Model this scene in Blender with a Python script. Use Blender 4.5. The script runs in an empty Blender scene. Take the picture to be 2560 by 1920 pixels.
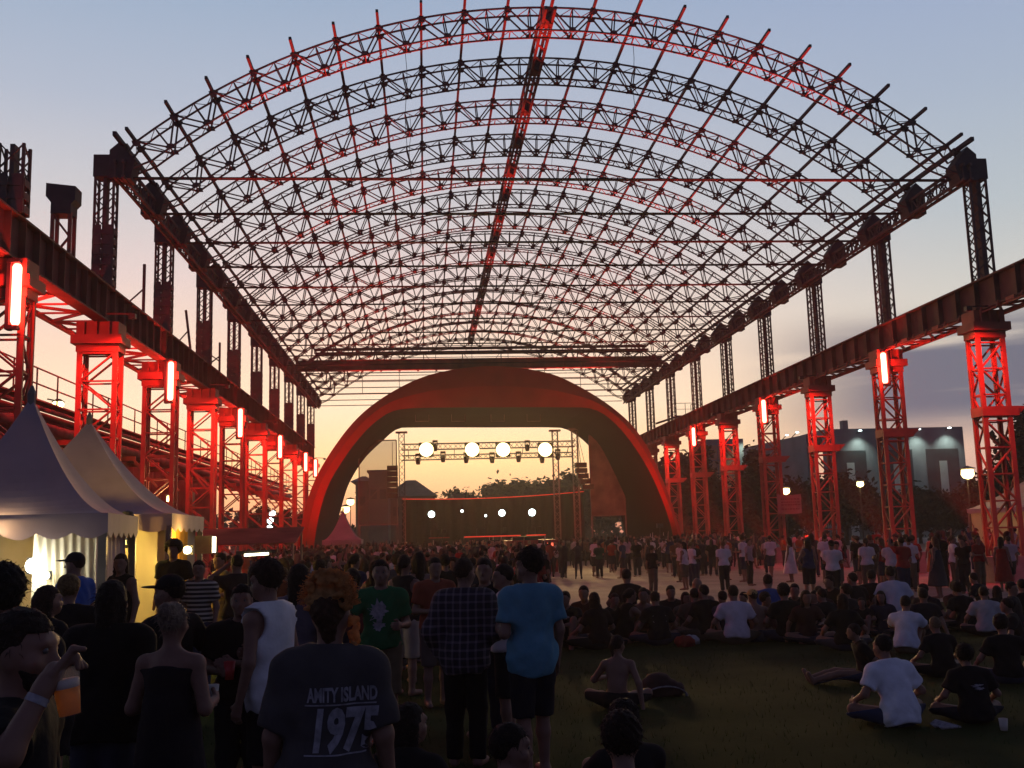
import bpy, math, random
import numpy as np
from mathutils import Vector, Matrix
from mathutils.bvhtree import BVHTree
sc = bpy.context.scene
COL = sc.collection
rnd = random.Random(7)
rad = math.radians

def L1(c):
    c = c / 255.0
    return c / 12.92 if c <= .04045 else ((c + .055) / 1.055) ** 2.4
def rgb(r, g, b, k=1.0):
    return (L1(r) * k, L1(g) * k, L1(b) * k, 1.0)

# ------------------------------------------------------------------ camera
FPX = 2541.6
PIT, YAW, ROL = 0.143818, 0.0883922, -0.0277709
CAMZ = 2.25
def cam_axes():
    cy, sy, cp, sp = math.cos(YAW), math.sin(YAW), math.cos(PIT), math.sin(PIT)
    F = np.array([sy * cp, cy * cp, sp]); R = np.array([cy, -sy, 0.0]); U = np.cross(R, F)
    cr, sr = math.cos(ROL), math.sin(ROL)
    return cr * R + sr * U, -sr * R + cr * U, F
CR, CU, CF = cam_axes()
cam_d = bpy.data.cameras.new("camera"); cam = bpy.data.objects.new("camera", cam_d); COL.objects.link(cam)
cam_d.sensor_width = 36.0; cam_d.sensor_fit = 'HORIZONTAL'; cam_d.lens = 36.0 * FPX / 2560.0
cam_d.clip_start = 0.05; cam_d.clip_end = 3000.0
cam.matrix_world = Matrix(((CR[0], CU[0], -CF[0], 0), (CR[1], CU[1], -CF[1], 0), (CR[2], CU[2], -CF[2], CAMZ), (0, 0, 0, 1)))
sc.camera = cam
def at(px, py, Y):                      # photo pixel (2560 wide) at distance Y -> point in the place
    d = CF + CR * (px - 1280) / FPX - CU * (py - 960) / FPX
    return np.array([0, 0, CAMZ]) + d * (Y / d[1])
SV = 2560.0 / 2212.0
def at2(px, py, Y): return at(px * SV, py * SV, Y)

# ------------------------------------------------------------------ exposure
sc.view_settings.view_transform = 'Standard'; sc.view_settings.look = 'None'
sc.view_settings.exposure = 0.0; sc.view_settings.gamma = 1.0

# ------------------------------------------------------------------ sky (dusk: bright band in the west, dark zenith and east)
w = bpy.data.worlds.new("World"); sc.world = w; w.use_nodes = True
nt = w.node_tree; N = nt.nodes; LK = nt.links; N.clear()
def nd(t, **kw):
    n = N.new(t)
    for k, v in kw.items(): setattr(n, k, v)
    return n
def wmath(op, a, b=None, c=None, clamp=False):
    n = nd('ShaderNodeMath', operation=op); n.use_clamp = clamp
    for i, v in enumerate((a, b, c)):
        if v is None: continue
        if isinstance(v, (int, float)): n.inputs[i].default_value = v
        else: LK.new(v, n.inputs[i])
    return n.outputs[0]
def wramp(fac, stops):
    n = nd('ShaderNodeValToRGB'); e = n.color_ramp.elements
    while len(e) > 1: e.remove(e[0])
    e[0].position = stops[0][0]; e[0].color = stops[0][1]
    for p, c in stops[1:]:
        x = e.new(p); x.color = c
    LK.new(fac, n.inputs[0]); return n.outputs[0]
def wmix(f, a, b):
    n = nd('ShaderNodeMix', data_type='RGBA')
    LK.new(f, n.inputs[0])
    for i, v in ((6, a), (7, b)):
        if isinstance(v, tuple): n.inputs[i].default_value = v
        else: LK.new(v, n.inputs[i])
    return n.outputs[2]
tc = nd('ShaderNodeTexCoord'); sx = nd('ShaderNodeSeparateXYZ'); LK.new(tc.outputs['Generated'], sx.inputs[0])
X_, Y_, Z_ = sx.outputs
el = wmath('DIVIDE', wmath('ARCSINE', Z_), math.pi / 2, clamp=True)           # 0 horizon .. 1 zenith
az = wmath('ARCTAN2', X_, Y_)                                                  # 0 along the hall, + to the right
D = 1 / 90.0
centre = wramp(el, [(0, rgb(236, 152, 118)), (1.5 * D, rgb(248, 180, 128, 1.15)), (4 * D, rgb(255, 209, 148, 1.3)), (7 * D, rgb(255, 223, 186, 1.2)),
                    (10 * D, rgb(248, 216, 190, 1.12)), (14 * D, rgb(230, 209, 203, 1.08)), (18 * D, rgb(207, 204, 207, 1.03)), (23 * D, rgb(180, 189, 206)),
                    (30 * D, rgb(150, 172, 199)), (40 * D, rgb(82, 94, 132)), (55 * D, rgb(34, 40, 66)), (1, rgb(22, 26, 46))])
side = wramp(el, [(0, rgb(184, 140, 132)), (3 * D, rgb(218, 176, 156, 1.1)), (7 * D, rgb(226, 202, 180, 1.1)), (11 * D, rgb(212, 208, 198, 1.06)),
                  (16 * D, rgb(188, 198, 204)), (22 * D, rgb(168, 182, 202)), (30 * D, rgb(148, 166, 200)), (40 * D, rgb(76, 90, 128)),
                  (55 * D, rgb(34, 40, 66)), (1, rgb(22, 26, 46))])
back = wramp(el, [(0, rgb(74, 76, 104)), (20 * D, rgb(82, 86, 118)), (40 * D, rgb(62, 68, 100)), (60 * D, rgb(32, 38, 64)), (1, rgb(22, 26, 46))])
azc = wmath('SUBTRACT', az, rad(-9.0))
f1 = nd('ShaderNodeMapRange', interpolation_type='SMOOTHSTEP'); LK.new(wmath('ABSOLUTE', azc), f1.inputs[0])
f1.inputs[1].default_value = rad(12); f1.inputs[2].default_value = rad(42)
f2 = nd('ShaderNodeMapRange', interpolation_type='SMOOTHSTEP'); LK.new(wmath('ABSOLUTE', az), f2.inputs[0])
f2.inputs[1].default_value = rad(40); f2.inputs[2].default_value = rad(100)
sky = wmix(f2.outputs[0], wmix(f1.outputs[0], centre, side), back)
# cloud bank low on the right
cb = nd('ShaderNodeCombineXYZ'); LK.new(wmath('MULTIPLY', az, 3.2), cb.inputs[0]); LK.new(wmath('MULTIPLY', el, 48.0), cb.inputs[1])
nz = nd('ShaderNodeTexNoise'); nz.inputs['Scale'].default_value = 1.0; nz.inputs['Detail'].default_value = 4.0; nz.inputs['Roughness'].default_value = .5
LK.new(cb.outputs[0], nz.inputs['Vector'])
ma = nd('ShaderNodeMapRange', interpolation_type='SMOOTHSTEP'); LK.new(az, ma.inputs[0]); ma.inputs[1].default_value = rad(16); ma.inputs[2].default_value = rad(27)
mb = nd('ShaderNodeMapRange', interpolation_type='SMOOTHSTEP'); LK.new(wmath('ABSOLUTE', wmath('SUBTRACT', el, 7.6 * D)), mb.inputs[0])
mb.inputs[1].default_value = 4.2 * D; mb.inputs[2].default_value = 1.5 * D
mc = nd('ShaderNodeMapRange', interpolation_type='SMOOTHSTEP'); LK.new(nz.outputs[0], mc.inputs[0]); mc.inputs[1].default_value = .28; mc.inputs[2].default_value = .54
cm = wmath('MULTIPLY', wmath('MULTIPLY', ma.outputs[0], mb.outputs[0]), mc.outputs[0])
sky = wmix(wmath('MULTIPLY', cm, .92), sky, rgb(94, 100, 122))
bg = nd('ShaderNodeBackground'); bg.inputs[1].default_value = 1.1; LK.new(sky, bg.inputs[0])
ow = nd('ShaderNodeOutputWorld'); LK.new(bg.outputs[0], ow.inputs[0])

# ------------------------------------------------------------------ helpers
class MB:
    def __init__(s): s.v = []; s.f = []; s.m = []
    def add(s, vs, fs, mi=0):
        o = len(s.v); s.v.extend([tuple(map(float, q)) for q in vs])
        s.f.extend([tuple(i + o for i in q) for q in fs]); s.m.extend([mi] * len(fs))
    def box(s, c, d, mi=0, rz=0):
        hx, hy, hz = d[0] / 2, d[1] / 2, d[2] / 2; cr, sr = math.cos(rz), math.sin(rz)
        vs = []
        for z in (-hz, hz):
            for x, y in ((-hx, -hy), (hx, -hy), (hx, hy), (-hx, hy)):
                vs.append((c[0] + x * cr - y * sr, c[1] + x * sr + y * cr, c[2] + z))
        s.add(vs, [(3, 2, 1, 0), (4, 5, 6, 7), (0, 1, 5, 4), (1, 2, 6, 5), (2, 3, 7, 6), (3, 0, 4, 7)], mi)
    def bar(s, a, b, wd, ht=None, mi=0):
        a = np.array(a, float); b = np.array(b, float); ht = ht or wd
        d = b - a; l = np.linalg.norm(d)
        if l < 1e-6: return
        d = d / l; up = np.array([0, 0, 1.0]) if abs(d[2]) < .95 else np.array([0, 1.0, 0])
        x = np.cross(d, up); x /= np.linalg.norm(x); z = np.cross(x, d)
        vs = []
        for p in (a, b):
            for i, j in ((-1, -1), (1, -1), (1, 1), (-1, 1)): vs.append(p + x * i * wd / 2 + z * j * ht / 2)
        s.add(vs, [(0, 1, 2, 3), (7, 6, 5, 4), (4, 5, 1, 0), (5, 6, 2, 1), (6, 7, 3, 2), (7, 4, 0, 3)], mi)
    def tube(s, a, b, ra, rb=None, n=8, mi=0, cap=True):
        a = np.array(a, float); b = np.array(b, float); rb = ra if rb is None else rb
        d = b - a; l = np.linalg.norm(d); d = d / l
        up = np.array([0, 0, 1.0]) if abs(d[2]) < .95 else np.array([0, 1.0, 0])
        x = np.cross(d, up); x /= np.linalg.norm(x); z = np.cross(x, d)
        vs = []
        for p, r in ((a, ra), (b, rb)):
            for k in range(n):
                t = 2 * math.pi * k / n; vs.append(p + (x * math.cos(t) + z * math.sin(t)) * r)
        fs = [(k, k + n, (k + 1) % n + n, (k + 1) % n) for k in range(n)]
        if cap: fs += [tuple(range(n)), tuple(range(2 * n - 1, n - 1, -1))]
        s.add(vs, fs, mi)
    def lathe(s, prof, c=(0, 0, 0), n=16, mi=0):
        vs = []
        for r, z in prof:
            for k in range(n):
                t = 2 * math.pi * k / n; vs.append((c[0] + r * math.cos(t), c[1] + r * math.sin(t), c[2] + z))
        fs = []
        for i in range(len(prof) - 1):
            for k in range(n): fs.append((i * n + k, i * n + (k + 1) % n, (i + 1) * n + (k + 1) % n, (i + 1) * n + k))
        s.add(vs, fs, mi)
    def prism(s, pts, y0, y1, mi=0):            # outline in XZ, thickness along Y
        n = len(pts)
        vs = [(x, y0, z) for x, z in pts] + [(x, y1, z) for x, z in pts]
        fs = [tuple(range(n)), tuple(range(2 * n - 1, n - 1, -1))] + [(i, (i + 1) % n, (i + 1) % n + n, i + n)[::-1] for i in range(n)]
        s.add(vs, fs, mi)
    def grid(s, fn, nu, nv, mi=0):
        vs = [fn(i / nu, j / nv) for i in range(nu + 1) for j in range(nv + 1)]
        fs = [(i * (nv + 1) + j, (i + 1) * (nv + 1) + j, (i + 1) * (nv + 1) + j + 1, i * (nv + 1) + j + 1) for i in range(nu) for j in range(nv)]
        s.add(vs, fs, mi)
    def mesh(s, name, mats, smooth=False):
        me = bpy.data.meshes.new(name); me.from_pydata(s.v, [], s.f)
        for m in (mats if isinstance(mats, (list, tuple)) else [mats]): me.materials.append(m)
        if any(s.m): me.polygons.foreach_set('material_index', s.m)
        if smooth: me.polygons.foreach_set('use_smooth', [True] * len(me.polygons))
        me.update(); return me
    def build(s, name, mats, parent=None, loc=None, smooth=False):
        return link(name, s.mesh(name, mats, smooth), parent, loc)

def link(name, me, parent=None, loc=None, rz=0):
    o = bpy.data.objects.new(name, me); COL.objects.link(o)
    if parent is not None: o.parent = parent
    if loc is not None: o.location = loc
    if rz: o.rotation_euler = (0, 0, rz)
    return o
def tag(o, label=None, cat=None, group=None, kind=None):
    if label: o['label'] = label
    if cat: o['category'] = cat
    if group: o['group'] = group
    if kind: o['kind'] = kind
    return o
def empty(name, loc, label=None, cat=None, group=None, rz=0):
    o = bpy.data.objects.new(name, None); COL.objects.link(o); o.location = loc; o.rotation_euler = (0, 0, rz)
    o.empty_display_size = .2
    return tag(o, label, cat, group)
def copy_tree(o, parent=None):
    c = o.copy(); COL.objects.link(c)
    if parent is not None: c.parent = parent
    for ch in list(o.children): copy_tree(ch, c)
    return c
ORD = ['nearest', 'second', 'third', 'fourth', 'fifth', 'sixth', 'seventh', 'eighth', 'ninth', 'tenth', 'eleventh', 'twelfth', 'thirteenth',
       'fourteenth', 'fifteenth', 'sixteenth', 'seventeenth', 'eighteenth', 'nineteenth', 'twentieth', 'twenty first', 'twenty second', 'twenty third']

# ------------------------------------------------------------------ materials
def mat(name, base, rough=.7, metal=0., noise=.25, scale=4., bump=0., emit=None, estr=0., objcol=False, transl=0., spec=.4, coords='Object', tint=None, bscale=None):
    m = bpy.data.materials.new(name); m.use_nodes = True
    t = m.node_tree; b = t.nodes['Principled BSDF']; b.inputs['Roughness'].default_value = rough; b.inputs['Metallic'].default_value = metal
    b.inputs['Specular IOR Level'].default_value = spec
    c = t.nodes.new('ShaderNodeTexCoord'); nz = t.nodes.new('ShaderNodeTexNoise'); nz.inputs['Scale'].default_value = scale; nz.inputs['Detail'].default_value = 5
    t.links.new(c.outputs[coords], nz.inputs['Vector'])
    mx = t.nodes.new('ShaderNodeMix'); mx.data_type = 'RGBA'; mx.blend_type = 'MIX'
    mp = t.nodes.new('ShaderNodeMapRange'); mp.inputs[1].default_value = .3; mp.inputs[2].default_value = .7; t.links.new(nz.outputs[0], mp.inputs[0])
    t.links.new(mp.outputs[0], mx.inputs[0])
    if objcol:
        oi = t.nodes.new('ShaderNodeObjectInfo')
        for i, k in ((6, 1 - noise), (7, 1 + noise)):
            v = t.nodes.new('ShaderNodeMix'); v.data_type = 'RGBA'; v.blend_type = 'MULTIPLY'; v.inputs[0].default_value = 1
            t.links.new(oi.outputs['Color'], v.inputs[6]); v.inputs[7].default_value = (k, k, k, 1); t.links.new(v.outputs[2], mx.inputs[i])
    else:
        mx.inputs[6].default_value = tuple(max(0, q * (1 - noise)) for q in base[:3]) + (1,)
        hi = tint if tint else tuple(q * (1 + noise) for q in base[:3])
        mx.inputs[7].default_value = tuple(hi[:3]) + (1,)
    t.links.new(mx.outputs[2], b.inputs['Base Color'])
    if bump:
        n2 = t.nodes.new('ShaderNodeTexNoise'); n2.inputs['Scale'].default_value = bscale or scale * 4; n2.inputs['Detail'].default_value = 4
        t.links.new(c.outputs[coords], n2.inputs['Vector'])
        bp = t.nodes.new('ShaderNodeBump'); bp.inputs['Strength'].default_value = bump; bp.inputs['Distance'].default_value = .02
        t.links.new(n2.outputs[0], bp.inputs['Height']); t.links.new(bp.outputs[0], b.inputs['Normal'])
    if emit:
        b.inputs['Emission Color'].default_value = emit; b.inputs['Emission Strength'].default_value = estr
    if transl:
        tr = t.nodes.new('ShaderNodeBsdfTranslucent'); t.links.new(mx.outputs[2], tr.inputs[0])
        ms = t.nodes.new('ShaderNodeMixShader'); ms.inputs[0].default_value = transl
        out = t.nodes['Material Output']; t.links.new(b.outputs[0], ms.inputs[1]); t.links.new(tr.outputs[0], ms.inputs[2]); t.links.new(ms.outputs[0], out.inputs[0])
    return m
M = {}
M['steel'] = mat('dark_rusty_steel', (.080, .072, .070), .75, 0, .35, 1.5, .2, tint=(.12, .09, .08))
M['gusset'] = mat('gusset_steel', (.040, .038, .044), .7, 0, .3, 2, .1)
M['red'] = mat('red_oxide_steel', (.26, .085, .06), .7, 0, .3, 1.2, .25, tint=(.34, .10, .065))
M['girder'] = mat('weathered_girder_steel', (.10, .062, .05), .8, 0, .45, .9, .3, tint=(.15, .085, .062))
M['concrete'] = mat('plinth_concrete', (.24, .22, .2), .9, 0, .2, 3, .3)
M['tube'] = mat('red_tube_lamp', (.8, .2, .15), .5, 0, .05, 3, emit=(1, .045, .028, 1), estr=48)
M['lampcap'] = mat('lamp_housing', (.03, .03, .03), .5, 0, .2, 5)
M['pipe'] = mat('old_pipe', (.09, .07, .06), .7, 0, .4, 2, .2)
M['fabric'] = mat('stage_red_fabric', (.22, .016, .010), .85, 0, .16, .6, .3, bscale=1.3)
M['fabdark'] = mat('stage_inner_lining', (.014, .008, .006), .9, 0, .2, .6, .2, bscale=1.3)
M['alu'] = mat('aluminium_truss', (.16, .14, .12), .5, .3, .2, 4)
M['black'] = mat('black_gear', (.015, .014, .015), .6, 0, .3, 5)
M['deck'] = mat('stage_deck', (.03, .025, .022), .8, 0, .3, 2)
M['blinder'] = mat('warm_blinder_lamp', (.9, .8, .6), .4, 0, .05, 5, emit=(1, .78, .32, 1), estr=6)
M['coldlamp'] = mat('cold_stage_lamp', (.8, .9, .9), .4, 0, .05, 5, emit=(.8, 1, .98, 1), estr=5)
M['sodium'] = mat('sodium_lamp', (.9, .7, .4), .4, 0, .05, 5, emit=(1, .76, .30, 1), estr=6)
M['scrim'] = mat('scrim_cloth', (.16, .10, .075), .9, 0, .4, .8, .2, transl=.45, tint=(.24, .15, .11))
M['canvas'] = mat('tent_canvas', (.38, .28, .30), .8, 0, .14, 1.5, .25, transl=.08, bscale=3)
M['wallcloth'] = mat('tent_wall_cloth', (.45, .41, .31), .8, 0, .1, 1.2, .35, transl=.2, bscale=2.2)
M['curtain'] = mat('orange_curtain', (.62, .34, .05), .8, 0, .2, 2, .3, transl=.4)
M['board'] = mat('wooden_floor_board', (.30, .21, .10), .8, 0, .3, 2, .3)
M['grass'] = mat('lawn_grass', (.016, .044, .007), .95, 0, .5, .55, .7, spec=.05, tint=(.042, .050, .016), bscale=60)
M['blade'] = mat('grass_blades', (.020, .040, .009), .9, 0, .5, 3, spec=.1, transl=.25)
M['plaza'] = mat('plaza_concrete', (.27, .22, .20), .9, 0, .16, .5, .2, spec=.2, bscale=12, tint=(.35, .285, .25))
M['earth'] = mat('bare_ground', (.05, .045, .03), .95, 0, .3, .2, spec=.1)
M['bldg'] = mat('dark_facade_concrete', (.15, .175, .185), .85, 0, .2, .4, .1)
M['bay'] = mat('dark_glazed_bay', (.025, .034, .036), .35, 0, .4, .6)
M['corr'] = mat('corrugated_wall', (.13, .10, .075), .8, 0, .35, .7, .1)
M['cream'] = mat('cream_panels', (.34, .23, .13), .8, 0, .2, .6, .1)
M['leaf'] = mat('foliage', (.018, .024, .011), .9, 0, .5, .4, spec=.1, tint=(.034, .036, .016))
M['bark'] = mat('bark', (.03, .022, .016), .95, 0, .4, 3)
M['rooftile'] = mat('roof_tiles', (.11, .085, .085), .85, 0, .3, .8, .2)
M['plaster'] = mat('plaster_wall', (.14, .11, .09), .9, 0, .2, .5)
M['redbox'] = mat('red_booth_panel', (.20, .025, .03), .7, 0, .25, 2)
M['screen'] = mat('lit_screen', (.5, .1, .05), .5, 0, .05, 4, emit=(1, .13, .07, 1), estr=1.6)
M['redled'] = mat('red_led_strip', (.5, .05, .03), .5, 0, .05, 4, emit=(1, .05, .03, 1), estr=.55)
M['whitelamp'] = mat('white_work_lamp', (.9, .9, .9), .4, 0, .05, 4, emit=(.86, 1, .93, 1), estr=22)
M['warmlamp'] = mat('warm_work_lamp', (.9, .9, .8), .4, 0, .05, 4, emit=(1, .90, .58, 1), estr=7)
M['banner'] = mat('cloth_banner', (.20, .16, .14), .85, 0, .15, 3, .1)
M['ink'] = mat('banner_print', (.12, .06, .05), .9, 0, .2, 4)
M['skin'] = mat('skin', (.20, .102, .072), .6, 0, .12, 9, .05)
M['cloth'] = mat('cloth', (.2, .2, .2), .9, 0, .16, 6, .25, objcol=True, spec=.15, bscale=26)
M['hair'] = mat('hair', (.2, .2, .2), .75, 0, .4, 40, .6, objcol=True, spec=.2, bscale=90)
M['curl'] = mat('rim_lit_curls', (.60, .28, .10), .7, 0, .3, 30, .4, transl=.55, spec=.2, tint=(.80, .42, .16))  # warm rim light from the stage is painted into the curl colour
M['print'] = mat('shirt_print', (.26, .24, .27), .9, 0, .35, 30)
M['cup'] = mat('cup_plastic', (.7, .66, .62), .3, 0, .05, 5, transl=.5)
M['beer'] = mat('beer', (.85, .46, .04), .25, 0, .12, 8, transl=.8)
M['foam'] = mat('beer_foam', (.62, .50, .44), .8, 0, .1, 20)
def striped(name, cols, freq, axis='Z', plaid=False):
    m = bpy.data.materials.new(name); m.use_nodes = True; t = m.node_tree; b = t.nodes['Principled BSDF']; b.inputs['Roughness'].default_value = .9
    c = t.nodes.new('ShaderNodeTexCoord'); s = t.nodes.new('ShaderNodeSeparateXYZ'); t.links.new(c.outputs['Object'], s.inputs[0])
    def band(ax, fr, th):
        a = t.nodes.new('ShaderNodeMath'); a.operation = 'MULTIPLY'; a.inputs[1].default_value = fr; t.links.new(s.outputs[ax], a.inputs[0])
        f = t.nodes.new('ShaderNodeMath'); f.operation = 'FRACT'; t.links.new(a.outputs[0], f.inputs[0])
        g = t.nodes.new('ShaderNodeMath'); g.operation = 'GREATER_THAN'; g.inputs[1].default_value = th; t.links.new(f.outputs[0], g.inputs[0]); return g.outputs[0]
    mx = t.nodes.new('ShaderNodeMix'); mx.data_type = 'RGBA'; mx.inputs[6].default_value = cols[0]; mx.inputs[7].default_value = cols[1]
    if plaid:
        ad = t.nodes.new('ShaderNodeMath'); ad.operation = 'ADD'; t.links.new(band('X', freq, .72), ad.inputs[0]); t.links.new(band('Z', freq, .72), ad.inputs[1])
        ml = t.nodes.new('ShaderNodeMath'); ml.operation = 'MULTIPLY'; ml.inputs[1].default_value = .5; t.links.new(ad.outputs[0], ml.inputs[0]); t.links.new(ml.outputs[0], mx.inputs[0])
    else:
        t.links.new(band(axis, freq, .55), mx.inputs[0])
    t.links.new(mx.outputs[2], b.inputs['Base Color']); return m
M['stripes'] = striped('striped_polo_cloth', ((.02, .018, .018, 1), (.42, .36, .30, 1)), 17)
M['plaid'] = striped('plaid_shirt_cloth', ((.018, .012, .022, 1), (.16, .12, .15, 1)), 15, plaid=True)

def spot(parent, loc, target, energy, color, size_deg, blend=.5, radius=.1, name='lamp_light'):
    ld = bpy.data.lights.new(name, 'SPOT'); ld.energy = energy; ld.color = color; ld.spot_size = rad(size_deg); ld.spot_blend = blend; ld.shadow_soft_size = radius
    o = bpy.data.objects.new(name, ld); COL.objects.link(o)
    d = Vector(target) - Vector(loc)
    if parent is not None:
        o.parent = parent; o.location = Vector(loc) - parent.location
    else: o.location = loc
    o.rotation_euler = d.to_track_quat('-Z', 'Y').to_euler(); return o
def point(parent, loc, energy, color, radius=.1, name='lamp_light'):
    ld = bpy.data.lights.new(name, 'POINT'); ld.energy = energy; ld.color = color; ld.shadow_soft_size = radius
    o = bpy.data.objects.new(name, ld); COL.objects.link(o)
    if parent is not None: o.parent = parent; o.location = Vector(loc) - parent.location
    else: o.location = loc
    return o

def see_through(m, f):
    t = m.node_tree; out = t.nodes['Material Output']; src = out.inputs[0].links[0].from_socket
    tr = t.nodes.new('ShaderNodeBsdfTransparent'); ms = t.nodes.new('ShaderNodeMixShader'); ms.inputs[0].default_value = f
    t.links.new(src, ms.inputs[1]); t.links.new(tr.outputs[0], ms.inputs[2]); t.links.new(ms.outputs[0], out.inputs[0])
M['scrim2'] = mat('see_through_scrim', (.14, .09, .06), .9, 0, .3, .8, transl=.4); see_through(M['scrim2'], .5)
M['redcup'] = mat('red_cup', (.55, .04, .04), .4, 0, .1, 6)
M['tie'] = mat('black_tie_steel', (.016, .015, .015), .8, 0, .3, 2)
M['pilaster'] = mat('pale_pilaster', (.34, .36, .34), .85, 0, .15, .5)

# ------------------------------------------------------------------ ground
def gz(y):                                    # lawn bank: highest at the camera, flat from the plaza on
    t = min(1, max(0, (y - 9) / 15.0)); t = t * t * (3 - 2 * t)
    return .3 * (1 - t)
g = MB(); g.add([(-199, -19, -.02), (259, -19, -.02), (259, 239, -.02), (-199, 239, -.02)], [(0, 1, 2, 3)])
tag(g.build('ground', M['earth']), kind='structure')
def lawn_edge(x): return 27.2 + .5 * math.sin(x * .23) + .25 * math.sin(x * .9 + 1) - (max(0, -x - 2) * .25)
g = MB()
g.grid(lambda u, v: (lambda x: (x, (-12 + v * (lawn_edge(x) + 12)), gz(-12 + v * (lawn_edge(x) + 12)) + .012 + .02 * math.sin(x * 1.7) * math.sin(v * 40) * (v < .97)))(-45 + 110 * u), 120, 70)
tag(g.build('lawn', M['grass'], smooth=True), kind='structure')
g = MB(); g.add([(-60, 16, -.006), (75, 16, -.006), (75, 130, -.006), (-60, 130, -.006)], [(0, 1, 2, 3)])
tag(g.build('plaza', M['plaza']), kind='structure')
rs = np.random.RandomState(3); nb = 26000
bx = rs.uniform(-9, 15, nb); by = 4 + 20 * rs.uniform(0, 1, nb) ** 1.3
bh = rs.uniform(.03, .075, nb); ba = rs.uniform(0, 6.28, nb); bl = rs.uniform(-.03, .03, (nb, 2))
bz = np.array([gz(y) for y in by]) + .005
vs = np.stack([np.stack([bx - .004 * np.cos(ba), by - .004 * np.sin(ba), bz], 1), np.stack([bx + .004 * np.cos(ba), by + .004 * np.sin(ba), bz], 1),
               np.stack([bx + bl[:, 0], by + bl[:, 1], bz + bh], 1)], 1).reshape(-1, 3)
me = bpy.data.meshes.new('grass'); me.from_pydata(vs.tolist(), [], np.arange(nb * 3).reshape(-1, 3).tolist()); me.materials.append(M['blade'])
tag(link('grass', me), 'short dark green grass blades covering the lawn', 'grass', kind='stuff')

# ------------------------------------------------------------------ the hall
XL, XR, Y1, SP = -10.5, 20.36, 35.0, 8.0
CX, RT, CZ = 4.9, 23.2, -1.95
EAVE, GTOP = 14.65, 10.9
A0 = math.asin(14.69 / RT)
def arc(a, r): return (CX + r * math.sin(a), CZ + r * math.cos(a))
def make_arch():
    root = empty('roof_arch', (0, 0, 0))
    hw = .30; dp = .88
    ang = [(-1 + 2 * i / 40) * A0 for i in range(41)]
    ends = [(-10.05, 15.3), (19.85, 15.3)]
    for nm, r in (('top_chord', RT), ('bottom_chord', RT - dp)):
        b = MB(); pts = [arc(a, r) for a in ang]
        e0 = (-10.1, 15.55 if r == RT else 14.95); e1 = (19.9, e0[1])
        pts = [e0] + pts + [e1]
        for i in range(len(pts) - 1):
            for y in (-hw, hw): b.bar((pts[i][0], y, pts[i][1]), (pts[i + 1][0], y, pts[i + 1][1]), .058, .055)
            p, q = pts[i], pts[i + 1]; m_ = ((p[0] + q[0]) / 2, (p[1] + q[1]) / 2)
            b.bar((p[0], -hw, p[1]), (m_[0], hw, m_[1]), .021); b.bar((m_[0], hw, m_[1]), (q[0], -hw, q[1]), .021)
            b.bar((q[0], -hw, q[1]), (q[0], hw, q[1]), .04)
        b.build(nm, M['steel'], root)
    wb = MB(); gp = wb
    for i in range(0, 40, 2):
        a, m_, c = ang[i], ang[i + 1], ang[i + 2]
        for y in (-hw, hw):
            T0, T1, T2, B = arc(a, RT), arc(m_, RT), arc(c, RT), arc(m_, RT - dp)
            wb.bar((T0[0], y, T0[1]), (B[0], y, B[1]), .058, .045); wb.bar((T2[0], y, T2[1]), (B[0], y, B[1]), .058, .045)
            wb.bar((T1[0], y, T1[1]), (B[0], y, B[1]), .045, .04)
            if i % 4 == 0 and y > 0: wb.bar((T0[0], -hw, T0[1]), (B[0], hw, B[1]), .03)
            gp.prism([(B[0] - .16, B[1] - .03), (B[0] + .16, B[1] - .03), (B[0] + .1, B[1] + .14), (B[0] - .1, B[1] + .14)], y - .012, y + .012)
            gp.prism([(T0[0] - .17, T0[1] + .03), (T0[0] + .17, T0[1] + .03), (T0[0] + .1, T0[1] - .17), (T0[0] - .1, T0[1] - .17)], y - .012, y + .012)
    wb.build('web', M['steel'], root)
    t = MB()
    for y in (-.07, .07): t.bar((-9.95, y, 14.78), (19.75, y, 14.78), .04, .05)
    for k in range(1, 20): t.box((-9.95 + k * 1.485, 0, 14.78), (.05, .2, .05))
    t.build('tie_rod', M['tie'], root)
    for s in (-1, 1):
        pl = [(-10.33, 15.98), (-10.66, 15.68), (-10.68, 14.66), (-9.95, 14.66), (-9.80, 15.28)]
        if s > 0: pl = [(2 * CX - x + .2, z) for x, z in pl][::-1]
        b = MB(); b.prism(pl, -.36, .36); b.build('end_plate', M['gusset'], root)
    return root
arch0 = make_arch()
for i in range(17):
    o = arch0 if i == 0 else copy_tree(arch0)
    o.location = (0, Y1 + i * SP / 2, 0)
    tag(o, 'dark steel lattice roof arch with tie rod, %s from the front of the hall' % ('nearest' if i == 0 else ORD[i]) if i < 16 else 'dark steel lattice roof arch above the gable rails at the far end', 'roof arch', 'lattice roof arches')
YE = Y1 + 16 * SP / 2
angs = [(-1 + 2 * i / 20) * A0 for i in range(21)]
def purlin(x, z, wd, label):
    b = MB(); b.bar((0, 33.75 - Y1, 0), (0, YE + .7 - Y1, 0), wd, wd * 1.15)
    for k in range(17): b.box((0, k * SP / 2, -.02), (wd * 1.9, .34, wd * 1.4))
    o = b.build('purlin', M['gusset'], None, (x, Y1, z)); tag(o, label, 'purlin', 'roof purlins running along the hall')
purlin(-10.25, 15.92, .13, 'dark steel roof purlin lying along the left eave on the end plates')
purlin(20.05, 15.92, .13, 'dark steel roof purlin lying along the right eave on the end plates')
for i, a in enumerate(angs):
    if i == 10: continue
    x, z = arc(a, RT + .12)
    n = i if i < 10 else 20 - i
    purlin(x, z, .095, 'long dark roof purlin, %s one up from the %s eave purlin' % ((['first'] + ORD[1:])[n], 'left' if i < 10 else 'right'))
b = MB()
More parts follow.
